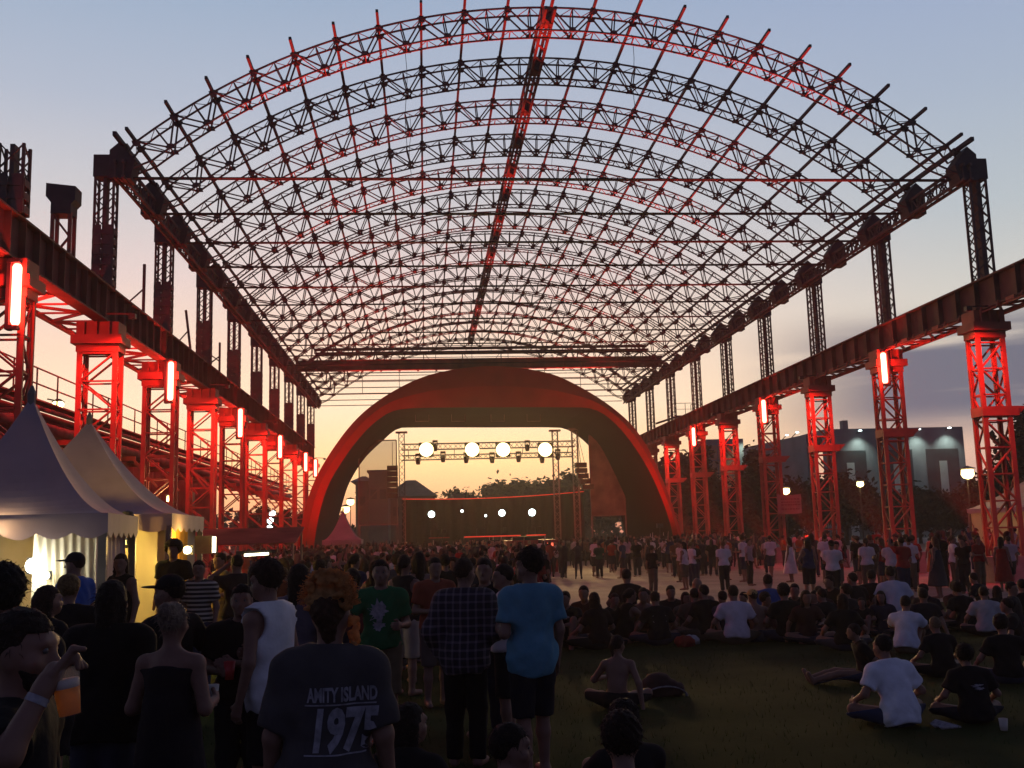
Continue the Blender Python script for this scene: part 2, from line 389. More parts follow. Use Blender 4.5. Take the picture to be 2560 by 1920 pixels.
for s in (-1, 1):
    for z in (0, -.62): b.bar((s * .17, 33.7 - Y1, z), (s * .17, YE + .6 - Y1, z), .10, .13)
for j in range(0, 66):
    b.bar((-.17, j * 1.0 - .6, -.66), (.17, j * 1.0 - .1, -.66), .09, .03); b.bar((-.17, j - .6, 0), (-.17, j - .1, -.62), .04); b.bar((.17, j - .6, -.62), (.17, j - .1, 0), .04)
for j in range(17): b.box((0, j * SP / 2, -.3), (.46, .5, .62))
tag(b.build('ridge_catwalk', M['steel'], None, (CX - .15, Y1, 21.32)), 'black box shaped catwalk beam running along the ridge of the roof', 'catwalk')
for s, x in ((-1, -10.28), (1, 20.15)):
    r = empty('eave_truss', (x, Y1, EAVE), 'dark lattice eave truss on top of the %s row of columns' % ('left' if s < 0 else 'right'), 'truss', 'eave trusses')
    c = MB(); ln = YE + .9 - Y1
    for dx in (-.14, .14):
        for z in (0, .56): c.bar((dx, -.6, z), (dx, ln, z), .09, .10)
    c.build('chord', M['steel'], r)
    wv = MB(); q = 0
    for j in range(int(ln / .5)):
        y = -.5 + j * .5
        for dx in (-.14, .14):
            wv.bar((dx, y, .0), (dx, y, .56), .04)
            wv.bar((dx, y, 0 if j % 2 else .56), (dx, y + .5, .56 if j % 2 else 0), .045)
        wv.bar((-.14, y, 0), (.14, y + .5, 0), .03)
    wv.build('lacing', M['steel'], r)

def upper_col(side, plated, h=15.5 - GTOP, cap=True):
    r = empty('upper_column', (0, 0, 0)); hx, hy = .31, .22
    c = MB()
    for x in (-hx, hx):
        for y in (-hy, hy): c.bar((x, y, 0), (x, y, h), .075)
    c.build('corner_angle', M['steel'], r)
    c = MB(); c.bar((0, 0, 0), (0, 0, h), .12, .36); c.build('core_post', M['steel'], r)
    l = MB(); z0 = h * .46 if plated else 0.; n = int((h - z0) / .34)
    for i in range(n):
        a, b_ = z0 + i * .34, z0 + (i + 1) * .34; s_ = 1 if i % 2 else -1
        for y in (-hy, hy): l.bar((-hx, y, a if s_ > 0 else b_), (0, y, b_ if s_ > 0 else a), .035); l.bar((0, y, b_ if s_ > 0 else a), (hx, y, a if s_ > 0 else b_), .035)
        for x in (-hx, hx): l.bar((x, -hy * s_, a), (x, hy * s_, b_), .035)
    l.build('lacing', M['steel'], r)
    if plated:
        p = MB(); z = 0
        while z < z0:
            for y in (-hy - .045, hy + .045): p.box((-.19, y, z + .17), (.27, .02, .34)); p.box((.19, y, z + .17), (.27, .02, .34)); p.box((0, y - .012 * (1 if y > 0 else -1), z + .1), (.7, .014, .16))
            for x in (-hx - .045, hx + .045): p.box((x, 0, z + .12), (.02, .42, .2))
            z += .36
        p.build('base_plating', M['steel'], r)
    if cap:
        p = MB(); p.box((0, 0, h - .36), (.74, .62, .78)); p.build('head_box', M['gusset'], r)
    return r
for s, x in ((-1, XL - .34), (1, XR + .34)):
    pro = upper_col(s, s < 0)
    for i in range(9):
        o = pro if i == 0 else copy_tree(pro)
        o.location = (x, Y1 + SP * i, GTOP)
        tag(o, 'dark lattice column holding up the %s eave, %s from the front' % ('left' if s < 0 else 'right', ORD[i]), 'column', 'upper lattice columns')
o = upper_col(-1, True, h=float(at2(30, 316, 27)[2] - GTOP), cap=False); o.location = (at2(33, 316, 27)[0], 27, GTOP)
tag(o, 'cut off stub of plated column above the left girder near the photo edge', 'column', 'upper lattice columns')

def lower_col(wx, hy, h, bracket, side):
    r = empty('lower_column', (0, 0, 0)); hx = wx / 2
    lg = MB()
    for x in (-hx + .1, hx - .1):
        for y in (-hy, hy):
            lg.box((x, y, .9 + (h - 1.9) / 2), (.17, .09, h - 1.9)); lg.box((x, y * .8, .9 + (h - 1.9) / 2), (.05, .14, h - 1.9))
    lg.build('leg', M['red'], r)
    l = MB(); z = .95; i = 0
    while z < h - 1.9:
        z2 = min(z + .95, h - 1.0)
        for y in (-hy, hy):
            a, b_ = (-hx + .12, hx - .12) if i % 2 else (hx - .12, -hx + .12)
            l.bar((a, y, z), (b_, y, z2), .1, .05); l.bar((-hx + .1, y, z2), (hx - .1, y, z2), .09, .05)
        for x in (-hx + .1, hx - .1): l.bar((x, -hy * (1 if i % 2 else -1), z), (x, hy * (1 if i % 2 else -1), z2), .07, .04); l.bar((x, -hy, z2), (x, hy, z2), .06)
        z = z2; i += 1
    l.build('lacing', M['red'], r)
    c = MB(); c.box((0, 0, h - .62), (wx + .28, hy * 2 + .5, .30)); c.box((0, 0, h - .235), (wx + .02, hy * 2 + .2, .45)); c.box((0, 0, h - .9), (wx + .04, hy * 2 + .12, .24))
    for x in (-hx * .6, 0, hx * .6):
        for s_ in (-1, 1): c.box((x, s_ * (hy + .16), h - .24), (.05, .12, .44))
    c.build('cap', M['red'], r)
    p = MB(); p.box((0, 0, .45), (wx + .45, hy * 2 + .5, .9)); p.build('plinth', M['concrete'], r)
    if bracket:
        k_ = MB(); zb = h * .62
        k_.box((.12 * side, 0, zb), (wx + .24, hy * 2 + .14, .34))
        k_.prism([(side * (hx + .2), zb - .17), (side * (hx + .2), zb + .17), (side * (hx + .55), zb + .17)] if side > 0 else [(side * (hx + .55), zb + .17), (side * (hx + .2), zb + .17), (side * (hx + .2), zb - .17)], -hy - .03, hy + .03)
        k_.build('bracket', M['red'], r)
    return r
GB_L, GB_R = 9.62, 9.75
for s, x, wx, hgt in ((-1, -10.86, 1.36, GB_L), (1, 20.52, 1.14, GB_R)):
    pro = lower_col(wx, .33, hgt, s > 0, s)
    for i in range(-1 if s < 0 else 0, 9):
        o = pro if i == (-1 if s < 0 else 0) else copy_tree(pro)
        o.location = (x, Y1 + SP * i, 0)
        tag(o, 'red lattice column on a concrete plinth under the %s girder, %s from the front' % ('left' if s < 0 else 'right', ORD[i + (1 if s < 0 else 0)]), 'column', 'red lattice columns under the girders')
for s, x, bot, y0 in ((-1, -10.75, GB_L, 9.0), (1, 20.5, GB_R, 20.0)):
    r = empty('crane_girder', (x, y0, bot), 'long %s plate girder carried on the %s red columns' % ('rusty ribbed' if s < 0 else 'dark', 'left' if s < 0 else 'right'), 'girder', 'crane girders')
    ln = YE + 1.2 - y0; hh = GTOP - bot
    wp = MB(); wp.box((0, ln / 2, hh / 2), (.05, ln, hh - .06))
    p = MB(); p.box((0, ln / 2, hh - .03 - .002), (.46, ln, .06)); p.box((0, ln / 2, .032), (.46, ln, .06)); p.build('flange', M['girder'], r)
    q = .4
    while q < ln:
        for xx in (-.12, .12): wp.box((xx, q, hh / 2), (.185, .03, hh - .13))
        q += 1.0 if s < 0 else 1.33
    wp.build('web_plate', M['girder'], r)
    p = MB(); q = 0.; wdt = 1.5 if s < 0 else .9; j = 0
    xo = s * .28; xe = s * (.28 + wdt)
    p.bar((xe, 0, .1), (xe, ln, .1), .12, .16); p.bar((xo, 0, .1), (xo, ln, .1), .08)
    while q < ln - 1.4:
        p.bar((xo, q, .1), (xe, q + 1.3, .1), .09) if j % 2 else p.bar((xe, q, .1), (xo, q + 1.3, .1), .09)
        p.bar((xo, q, .1), (xe, q, .1), .06); q += 1.3; j += 1
    p.build('wind_bracing', M['red'], r)
    p = MB()
    if s > 0:
        q = .5
        while q < ln - 2:
            p.bar((-.3, q, -.12), (-.3, q + 2.2, -.12), .05); p.bar((-.3, q, -.12), (-.23, q, .1), .05); p.bar((-.3, q + 1.1, -.12), (-.23, q + 1.1, .1), .05)
            p.box((-.28, q + 1.7, -.02), (.14, .5, .14)); q += 2.6
        p.build('cable_tray', M['red'], r)

RED = (1, .03, .02)
# red tube lamps on every second column, red floods that light the odd arches
def tube_lamp(x, y, z, s, ln, label):
    r = empty('tube_lamp', (x, y, z), label, 'lamp', 'red tube lamps')
    t = MB(); t.lathe([(.0, 0), (.08, .01), (.115, .08), (.115, ln - .08), (.08, ln - .01), (0, ln)], n=12); t.build('tube', M['tube'], r, smooth=True)
    c = MB(); c.box((-s * -.19, .06, ln / 2), (.1, .26, ln + .24)); c.box((s * .07, 0, ln + .07), (.3, .22, .1)); c.box((s * .07, 0, -.07), (.3, .22, .1)); c.build('housing', M['lampcap'], r)
    point(r, (x - s * .25, y - .5, z + ln / 2), 260 if ln > 1 else 40, (1, .03, .02), .15)
    return r
for s in (-1, 1):
    for j, i in enumerate((-1, 1, 3, 5, 7, 8) if s < 0 else (1, 3, 5)):
        x = (-10.86 + .68 + .15 - .30) if s < 0 else (20.52 - .57 - .13 + .30)
        y = Y1 + SP * i - .33 - .28
        z = (9.62 - .12 - 1.55) if s < 0 else (9.75 - .2 - 1.35)
        if s < 0 and i == -1: z += -.15
        tube_lamp(x, y, z, -s * 0 + s, 1.6 if s < 0 else 1.35, 'glowing red tube lamp high on the %s columns, %s from the front' % ('left' if s < 0 else 'right', ORD[j]))
tube_lamp(19.2, Y1 + SP * 6.6, 8.2, 1, .5, 'small round red lamp where the right girder meets the stage arch')
for s in (-1, 1):
    for i in range(0, 9):
        x = XL + .35 if s < 0 else XR - .35
        y = Y1 + SP * i
        x = XL + .55 if s < 0 else XR - .35
        f = empty('floodlight', (x, y - .9, 0), 'small red floodlight on the ground aimed up the roof, by the %s %s column' % (ORD[i], 'left' if s < 0 else 'right'), 'floodlight', 'red floodlights aimed up at the roof')
        m_ = MB(); m_.box((0, 0, .38), (.24, .2, .22)); m_.bar((-.15, 0, 0), (-.15, 0, .4), .04); m_.bar((.15, 0, 0), (.15, 0, .4), .04); m_.bar((-.17, 0, .02), (.17, 0, .02), .1, .04); m_.build('lamp_body', M['lampcap'], f)
        if i < 8:
            sp_ = spot(f, (x, y - .9, .56), ((CX + 5.6) if s > 0 else (CX - 6.2), y, CZ + RT - 1.6), (120000 if s > 0 else 105000) * (1 if i % 2 == 0 or i > 3 else .6), RED, 15, .8, .08); sp_.scale = (1, 2.3, 1)
        # under-girder red wash on the column below
        if i % 2 == 0:
            xx = -10.86 + 1.5 if s < 0 else 20.52 - 1.5
            h_ = empty('floodlight', (xx, y - 1.7, 9.5), 'red floodlight hung under the %s girder before column %s from the front' % ('left' if s < 0 else 'right', ORD[i]), 'floodlight', 'red floodlights on the girders')
            m_ = MB(); m_.box((0, 0, 0), (.2, .2, .16)); m_.bar((0, 0, .08), (-.0 - s * -.9 * 1, .3, .16), .05); m_.build('lamp_body', M['lampcap'], h_)
            spot(h_, (xx, y - 1.7, 9.36), (-10.86 if s < 0 else 20.52, y, 5.9), 2600 if s < 0 else 2300, RED, 95, .8, .1)

for i in range(-1, 8):  # extra floods added to redden bracing and pipe rack between the columns
    y = Y1 + SP * i + 4.0
    h_ = empty('floodlight', (-11.9, y, 9.45), 'added red floodlight to redden the left girder bracing in bay %s from the front' % ORD[i + 1], 'floodlight', 'red floodlights on the girders')
    m_ = MB(); m_.box((0, 0, 0), (.2, .2, .16)); m_.bar((0, 0, .08), (0, 0, .3), .05); m_.build('lamp_body', M['lampcap'], h_)
    point(h_, (-11.9, y, 9.25), 520, RED, .12)
# transverse beams and gable rails at the far end
b = MB(); b.box((0, 0, 0), (30.6, .1, .8)); b.box((0, 0, .42), (30.6, .42, .06)); b.box((0, 0, -.42), (30.6, .42, .06))
for k in range(20): b.box((-14.4 + k * 1.52, -.13, 0), (.04, .14, .76)); b.box((-14.4 + k * 1.52, 0, -.5), (.16, .2, .1))
tag(b.build('cross_beam', M['girder'], None, (4.9, 83.6, 16.15)), 'thick dark crane bridge beam spanning the hall just above the red stage arch', 'beam')
b = MB()
for z in (-.16, .16):
    for y in (-.3, .3): b.bar((-13.4, y, z), (13.4, y, z), .10, .12)
for k in range(27): b.bar((-13.4 + k, -.3, -.16), (-12.4 + k, .3, -.16), .05); b.bar((-13.4 + k, -.3, -.16), (-13.4 + k, -.3, .16), .05)
for k in range(8): b.bar((-11 + k * 3.1, 0, -.16), (-11 + k * 3.1, 0, -1.3), .07); b.bar((-11 + k * 3.1, 0, -.16), (-11 + k * 3.1 + (.9 if k < 4 else -.9), 0, -1.3), .04)
tag(b.build('cross_beam', M['steel'], None, (4.9, 80.4, 16.75)), 'thin lattice beam spanning the hall above and before the crane beam', 'beam')
r = empty('gable_rails', (4.9, YE + .45, 15.9), 'thin horizontal rails filling the last arch of the roof behind the stage', 'gable frame')
b = MB()
for k in range(9):
    z = .1 + k * .58; zz = 15.9 + z - CZ
    hw = math.sqrt(max(0, (RT - .3) ** 2 - zz * zz))
    if hw > 1: b.bar((-hw, 0, z), (hw, 0, z), .06)
b.build('rail', M['steel'], r)
b = MB()
for k in range(-3, 4):
    x = k * 3.6; b.bar((x, .08, .1), (x, .08, math.sqrt((RT - .4) ** 2 - x * x) + CZ - 15.9), .05)
b.build('mullion', M['steel'], r)

# odd posts left over on the left girder
for px, yb, yt, lean, kind, lab in ((310, 660, 571, 0, 1, 'thin bare steel post with a diagonal stay on the left girder'), (413, 745, 670, -.28, 1, 'thin leaning steel post on the left girder'), (474, 800, 740, 0, 2, 'small steel frame of two posts and a cross brace on the left girder')):
    # the girder top at X=-11 seen through this column of the picture
    best = min(np.arange(30, 75, .1), key=lambda Y: abs(at2(px, yb, Y)[0] + 10.9))
    q = at2(px, yt, best); h = float(q[2]) - GTOP
    b = MB(); b.bar((0, 0, 0), (lean, 0, h), .10)
    if kind == 1: b.bar((-.7, 0, 0), (-.7, 0, .55), .05); b.bar((-.7, 0, .55), (lean * .5, 0, h * .55), .05); b.bar((-.7, 0, .3), (0, 0, .05), .05)
    else: b.bar((-.85, 0, 0), (-.85, 0, h * .85), .08); b.bar((-.85, 0, h * .25), (0, 0, h * .6), .06); b.bar((-.85, 0, h * .8), (0, 0, h * .45), .06); b.bar((-.85, 0, .2), (0, 0, .2), .05)
    tag(b.build('steel_post', M['steel'], None, (-10.9, float(best), GTOP)), lab, 'post')
yl = float(min(np.arange(24, 40, .05), key=lambda Y: abs(at2(143, 480, Y)[0] + 10.95))); p = at2(140, 410, yl)
r = empty('lattice_post', (float(p[0]), yl, GTOP), 'red lattice post with a trapezoid head box on the left girder', 'post')
h = float(p[2]) - GTOP
b = MB()
for x in (-.26, .26):
    for y in (-.2, .2): b.bar((x, y, 0), (x, y, h - .8), .1)
k = 0.
while k < h - 1.5:
    b.bar((-.26, -.2, k), (.26, -.2, k + .7), .06); b.bar((.26, -.2, k + .7), (-.26, -.2, k + 1.4), .06); k += 1.4
b.build('shaft', M['red'], r)
b = MB(); b.prism([(-.3, h - .85), (.3, h - .85), (.3, h - .55), (.42, h - .42), (.42, h + .02), (-.46, h + .12), (-.46, h - .3), (-.3, h - .5)][::-1], -.3, .3); b.build('head', M['gusset'], r)

# maintenance platform on the far right columns
b = MB(); b.box((0, 0, 0), (1.6, 1.2, .08)); b.bar((-.8, -.6, 0), (-.8, -.6, 1.05), .04); b.bar((.8, -.6, 0), (.8, -.6, 1.05), .04); b.bar((0, -.6, 0), (0, -.6, 1.05), .04)
b.bar((-.8, -.6, 1.05), (.8, -.6, 1.05), .04); b.bar((-.8, -.6, .55), (.8, -.6, .55), .03); b.bar((.8, -.6, 1.05), (.8, .6, 1.05), .04); b.bar((.8, .6, 0), (.8, .6, 1.05), .04)
b.bar((-.7, 0, -.04), (-2.4, 0, -.55), .16)
tag(b.build('railed_platform', M['steel'], None, (21.7, Y1 + SP * 6, 11.35)), 'small railed maintenance platform beside a far right upper column', 'platform')

# pipe rack and walkway along the left, corrugated hall behind
r = empty('pipe_rack', (-13.6, 14, 6.2), 'rack of old pipes and a railed walkway running outside the left columns', 'pipe rack')
b = MB()
for i, (dx, dz, rr) in enumerate(((0, 0, .16), (.45, .05, .2), (-.5, 0, .22), (.15, .55, .12), (-.35, .6, .16), (.55, .65, .09))): b.tube((dx, 0, dz), (dx, 88, dz), rr, n=8)
b.build('pipe', M['pipe'], r, smooth=True)
for k in range(23): b = MB(); b.box((0, k * 4., -.32), (1.9, .16, .18)); b.bar((.8, k * 4, -.3), (1.9, k * 4, -1.6), .09); b.build('support', M['red'], r)
b = MB(); b.box((-.2, 44, 1.02), (1.0, 88, .06))
for z in (1.55, 2.1): b.bar((.32, 0, z), (.32, 88, z), .045)
for k in range(45): b.bar((.32, k * 2, 1.02), (.32, k * 2, 2.1), .045)
b.build('walkway', M['steel'], r)
r = empty('corrugated_hall', (-17.5, 52, 0), 'long dark corrugated industrial hall behind the left columns', 'building')
b = MB(); n = 340
b.grid(lambda u, v: (.06 * (1 if int(u * n) % 2 else -1), -32 + 68 * u, 7.3 * v), n, 1)
b.build('wall', M['corr'], r)
b = MB(); b.add([(0.25, -32.2, 7.3), (.25, 36.2, 7.3), (-9, 36.2, 8.6), (-9, -32.2, 8.6), (.25, -32.2, 7.5), (.25, 36.2, 7.5), (-9, 36.2, 8.8), (-9, -32.2, 8.8)], [(0, 1, 2, 3), (7, 6, 5, 4), (0, 4, 5, 1), (1, 5, 6, 2), (3, 2, 6, 7), (0, 3, 7, 4)]); b.build('roof', M['pipe'], r)
b = MB(); b.box((-4.5, -32.05, 3.65), (9, .1, 7.3)); b.box((-4.5, 36.05, 3.65), (9, .1, 7.3)); b.build('end_wall', M['corr'], r)
for k in range(5): b = MB(); b.box((.12, -26 + k * 13, 5.2), (.08, 2.4, 1.2)); b.build('window', M['bay'], r)

for px, py0, Y, ln, lab in ((876, 120, 39, 4.2, 'thin loose cable hanging from the roof left of the catwalk'), (1192, 300, 51, 2.2, 'thin loose cable hanging from the roof right of the catwalk'), (1365, 80, 39, 3.6, 'thin cable hanging from the front right part of the roof'), (885, 250, 47, 3.0, 'second thin cable hanging on the left, deeper in the roof')):
    q = at2(px, py0, Y); b = MB()
    for i in range(8): b.tube((.05 * math.sin(i * .9), 0, -ln * i / 8), (.05 * math.sin(i * .9 + .9), 0, -ln * (i + 1) / 8), .012, n=5)
    a_ = (q[0] - CX) / RT; b.bar((0, 0, 0), (0, 0, max(.1, CZ + math.sqrt((RT - .9) ** 2 - (q[0] - CX) ** 2) - float(q[2]))), .02)
    tag(b.build('hanging_cable', M['tie'], None, tuple(map(float, q))), lab, 'cable', 'cables hanging from the roof')

# ------------------------------------------------------------------ stage arch (red shell, open at the back)
YS, YB = 72.0, 80.0
outer = [(-9.1, 0.0), (-8.75, 2.22), (-7.82, 5.75), (-6.11, 8.73), (-4.09, 11.02), (-1.42, 12.75), (1.18, 13.69), (4.89, 14.11), (8.61, 13.65), (10.96, 12.71), (13.7, 10.91), (15.57, 8.93), (17.08, 5.74), (18.28, 1.87), (18.630000000000003, 0.0)]
inner = [(-7.819999999999999, 0.0), (-7.52, 2.85), (-6.83, 5.48), (-5.64, 7.6), (-4.43, 9.18), (-3.33, 10.24), (-1.92, 11.01), (0.62, 11.14), (4.9, 11.09), (9.8, 11.01), (12.29, 10.82), (13.91, 9.66), (15.37, 7.7), (16.52, 5.46), (17.48, 2.57), (17.830000000000002, 0.0)]
rear = [(-7.619999999999999, 0.0), (-7.119999999999999, 2.2), (-6.52, 4.09), (-5.84, 6.23), (-4.63, 8.16), (-3.13, 9.6), (-2.06, 10.43), (-0.59, 10.53), (5.4, 10.42), (10.19, 10.33), (11.46, 10.11), (12.94, 8.99), (13.78, 7.61), (14.8, 5.11), (15.5, 3.0), (16.0, 0.0)]
def spline(pts, n):
    out = []; g = [pts[0]] + list(pts) + [pts[-1]]
    for i in range(len(pts) - 1):
        a, b_, c, d = (np.array(q) for q in g[i:i + 4])
        for k in range(n): t = k / n; out.append(tuple(.5 * (2 * b_ + (c - a) * t + (2 * a - 5 * b_ + 4 * c - d) * t * t + (3 * b_ - a - 3 * c + d) * t ** 3)))
    return out + [pts[-1]]
def resample(p, n):
    p = np.array(p); d = np.concatenate([[0], np.cumsum(np.linalg.norm(np.diff(p, axis=0), axis=1))]); t = np.linspace(0, d[-1], n)
    return [tuple(q) for q in np.stack([np.interp(t, d, p[:, 0]), np.interp(t, d, p[:, 1])], 1)]
O_, I_, B_ = (resample(spline(q, 8), 72) for q in (outer, inner, rear))
r = empty('stage_arch', (5, YS, 0), 'big dark red fabric arch around the concert stage at the end of the hall', 'stage arch')
def strip(nm, rails, m):
    b = MB(); n = len(rails[0][1]); vs = []
    for y, pts in rails: vs += [(x - 5, y - YS, z) for x, z in pts]
    fs = [(k * n + i, k * n + i + 1, (k + 1) * n + i + 1, (k + 1) * n + i) for k in range(len(rails) - 1) for i in range(n - 1)]
    b.add(vs, fs); return b.build(nm, m, r)
mid = [((a[0] + c[0]) / 2, (a[1] + c[1]) / 2) for a, c in zip(O_, I_)]
strip('front_face', [(YS + .35, O_), (YS, mid), (YS + .3, I_)], M['fabric'])
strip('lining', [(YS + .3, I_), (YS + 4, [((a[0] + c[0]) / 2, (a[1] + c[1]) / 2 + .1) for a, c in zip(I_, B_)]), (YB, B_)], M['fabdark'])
strip('outer_skin', [(YS + .35, O_), (YB, [(x * .98 + .1, z * .97) for x, z in O_])], M['fabric'])
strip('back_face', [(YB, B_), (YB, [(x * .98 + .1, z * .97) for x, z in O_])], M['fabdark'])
for k, px in enumerate((912, 990, 1075, 1153)):
    q = at2(px, 900, YS + 3.2); b = MB(); b.bar((-.5, 0, .5), (-.5, 0, -.35), .05); b.bar((.5, 0, .5), (.5, 0, -.35), .05); b.bar((-.5, 0, -.35), (.5, 0, -.35), .05)
    b.build('hanging_frame', M['alu'], r, (float(q[0]) - 5, float(q[1]) - YS, float(q[2])))

for k, (xx, tx, tz_) in enumerate(((-5.2, -5.0, 6.5), (15.4, 14.6, 6.5))):  # two floods put in only to redden the arch legs
    f = empty('floodlight', (xx, 66.5, 0), 'added red floodlight on a stand to redden the %s leg of the stage arch' % ('left', 'right')[k], 'floodlight', 'added red floodlights before the stage arch')
    m_ = MB(); m_.bar((0, 0, 0), (0, 0, 2.3), .06); m_.box((0, 0, 2.35), (.4, .3, .3)); m_.box((0, 0, .03), (.6, .6, .06)); m_.build('lamp_body', M['lampcap'], f)
    spot(f, (xx, 66.75, 2.6), (tx, 72, tz_), 2800, (1, .012, .008), 110, .9, .15)
# stage
DZ = 1.35
r = empty('stage_platform', (5, 80, 0), 'black stage platform with a dark front skirt behind the crowd', 'stage')
b = MB(); b.box((0, 0, DZ - .1), (21, 12, .2)); b.build('deck', M['deck'], r)
b = MB(); b.grid(lambda u, v: (-10.5 + 21 * u, -6.02 + .05 * math.sin(u * 160), (DZ - .2) * v), 120, 2); b.build('skirt', M['black'], r)
def lat_bar(b, a, c, s, n, rr=.03):
    a = np.array(a, float); c = np.array(c, float); d = c - a; l = np.linalg.norm(d); d /= l
    up = np.array([0, 0, 1.]) if abs(d[2]) < .9 else np.array([0, 1., 0]); x = np.cross(d, up); x /= np.linalg.norm(x); z = np.cross(x, d)
    cs = [(-1, -1), (1, -1), (1, 1), (-1, 1)]
    P = lambda k, t: a + d * l * t + (x * cs[k][0] + z * cs[k][1]) * s / 2
    for k in range(4): b.bar(P(k, 0), P(k, 1), rr * 2)
    for i in range(n):
        for k in range(4):
            k2 = (k + 1) % 4; p, q = (k, k2) if i % 2 else (k2, k); b.bar(P(p, i / n), P(q, (i + 1) / n), rr * 1.1)
tz = float(at2(1050, 968, 79)[2])
txl, txr = float(at2(868, 1000, 79)[0]), float(at2(1243, 1000, 79)[0])
for k, x in enumerate((txl, txr, float(at2(1205, 1000, 79)[0]) - .05)):
    b = MB(); lat_bar(b, (0, 0, 0), (0, 0, tz + 1.3 - DZ), .42, 18); b.box((0, 0, tz + 1.35 - DZ), (.9, .5, .12)); b.box((0, 0, .04), (.8, .8, .08))
    tag(b.build('truss_tower', M['alu'], None, (x, 79 + (k == 2) * .9, DZ)), ('lattice truss tower at the left side of the stage', 'lattice truss tower at the right side of the stage', 'thinner lattice tower just left of the right stage tower')[k], 'tower', 'stage truss towers')
b = MB(); lat_bar(b, (txl, 0, 0), (txr, 0, 0), .45, 34); lat_bar(b, (txl, 1.2, -.75), (txr, 1.2, -.75), .36, 34)
for x in np.linspace(txl + .5, txr - .5, 8): b.bar((x, 0, -.2), (x, 1.2, -.75), .05)
tag(b.build('lighting_truss', M['alu'], None, (0, 79, tz + .2)), 'double lattice lighting truss across the stage opening', 'truss')
for k, px in enumerate((921, 1020, 1087, 1178)):
    q = at2(px, 971, 78.4)
    r = empty('blinder_lamp', tuple(map(float, q)), 'bright warm round blinder lamp on the stage truss, %s from the left' % (['first'] + ORD[1:])[k], 'stage lamp', 'warm blinders on the stage truss')
    b = MB(); b.box((0, .25, 0), (1.1, .3, 1.1)); b.bar((-.55, .3, .5), (-.55, .3, 0), .05); b.bar((.55, .3, .5), (.55, .3, 0), .05); b.build('housing', M['black'], r)
    b = MB(); b.lathe([(.54, 0), (.52, .04), (.4, .12), (0, .16)], n=20)
    o = b.build('lens', M['blinder'], r, smooth=True); o.rotation_euler = (rad(90), 0, 0); o.location = (0, .08, 0)
    spot(r, (q[0], q[1] - .25, q[2]), (q[0] - 1 + k * 1.0, 28, 0), 9000, (1, .66, .26), 50, .8, .4)
for k, (px, py) in enumerate(((903, 995), (957, 990), (1007, 992), (1063, 992), (1120, 990), (1171, 992), (1205, 985), (940, 966), (1139, 966))):
    q = at2(px, py, 78.6); b = MB(); b.box((0, 0, .45), (.4, .3, .16)); b.box((-.17, 0, .25), (.06, .16, .34)); b.box((.17, 0, .25), (.06, .16, .34)); b.lathe([(0, -.32), (.14, -.3), (.2, 0), (.13, .2), (0, .24)], n=10)
    tag(b.build('moving_head', M['black'], None, tuple(map(float, q))), 'unlit black moving head lamp hanging on the stage truss', 'stage lamp', 'unlit moving heads on the stage truss')
for k, (px, py, s_) in enumerate(((932, 1111, .27), (1084, 1108, .27), (1149, 1107, .29), (998, 1104, .12), (1049, 1114, .10))):
    q = at2(px, py, 82); r = empty('stage_spot', tuple(map(float, q)), ('cold white lamp shining low on the stage, leftmost of the three big ones', 'cold white lamp shining low on the stage, middle one of the three big ones', 'cold white lamp shining low on the stage, rightmost of the three big ones', 'small dim white lamp low on the stage, the higher of the two', 'small dim white lamp low on the stage, the lower of the two')[k], 'stage lamp', 'cold white lamps on the stage')
    b = MB(); b.lathe([(s_, 0), (s_ * .9, .05), (0, .1)], n=16); o = b.build('lens', M['coldlamp'], r, smooth=True); o.rotation_euler = (rad(90), 0, 0); o.location = (0, -.1, 0)
    b = MB(); b.lathe([(0, -.5), (s_ * .7, -.45), (s_ * 1.05, 0), (s_ * 1.02, .02)], n=14); o = b.build('housing', M['black'], r); o.rotation_euler = (rad(90), 0, 0)
    b = MB(); b.bar((0, .1, -s_), (0, .1, DZ - q[2]), .07); b.build('stand', M['black'], r)
# dark backdrop with a red led rim
x0, x1 = float(at2(868, 1100, 85)[0]) , float(at2(1262, 1100, 85)[0]); zt = float(at2(1060, 1074, 85)[2])
r = empty('stage_backdrop', ((x0 + x1) / 2, 85, 0), 'black backdrop at the back of the stage with a sagging thin red lit rim', 'backdrop'); hw = (x1 - x0) / 2
sag = lambda t: zt - .22 * (1 - (2 * t - 1) ** 2) + .25 * t
b = MB(); b.grid(lambda u, v: (-hw + 2 * hw * u, .12 * math.sin(u * 90), sag(u) * v), 90, 2); b.build('cloth', M['black'], r)
b = MB()
for i in range(24): b.bar((-hw + 2 * hw * i / 24, -.08, sag(i / 24) + .03), (-hw + 2 * hw * (i + 1) / 24, -.08, sag((i + 1) / 24) + .03), .07)
b.build('led_strip', M['redled'], r)
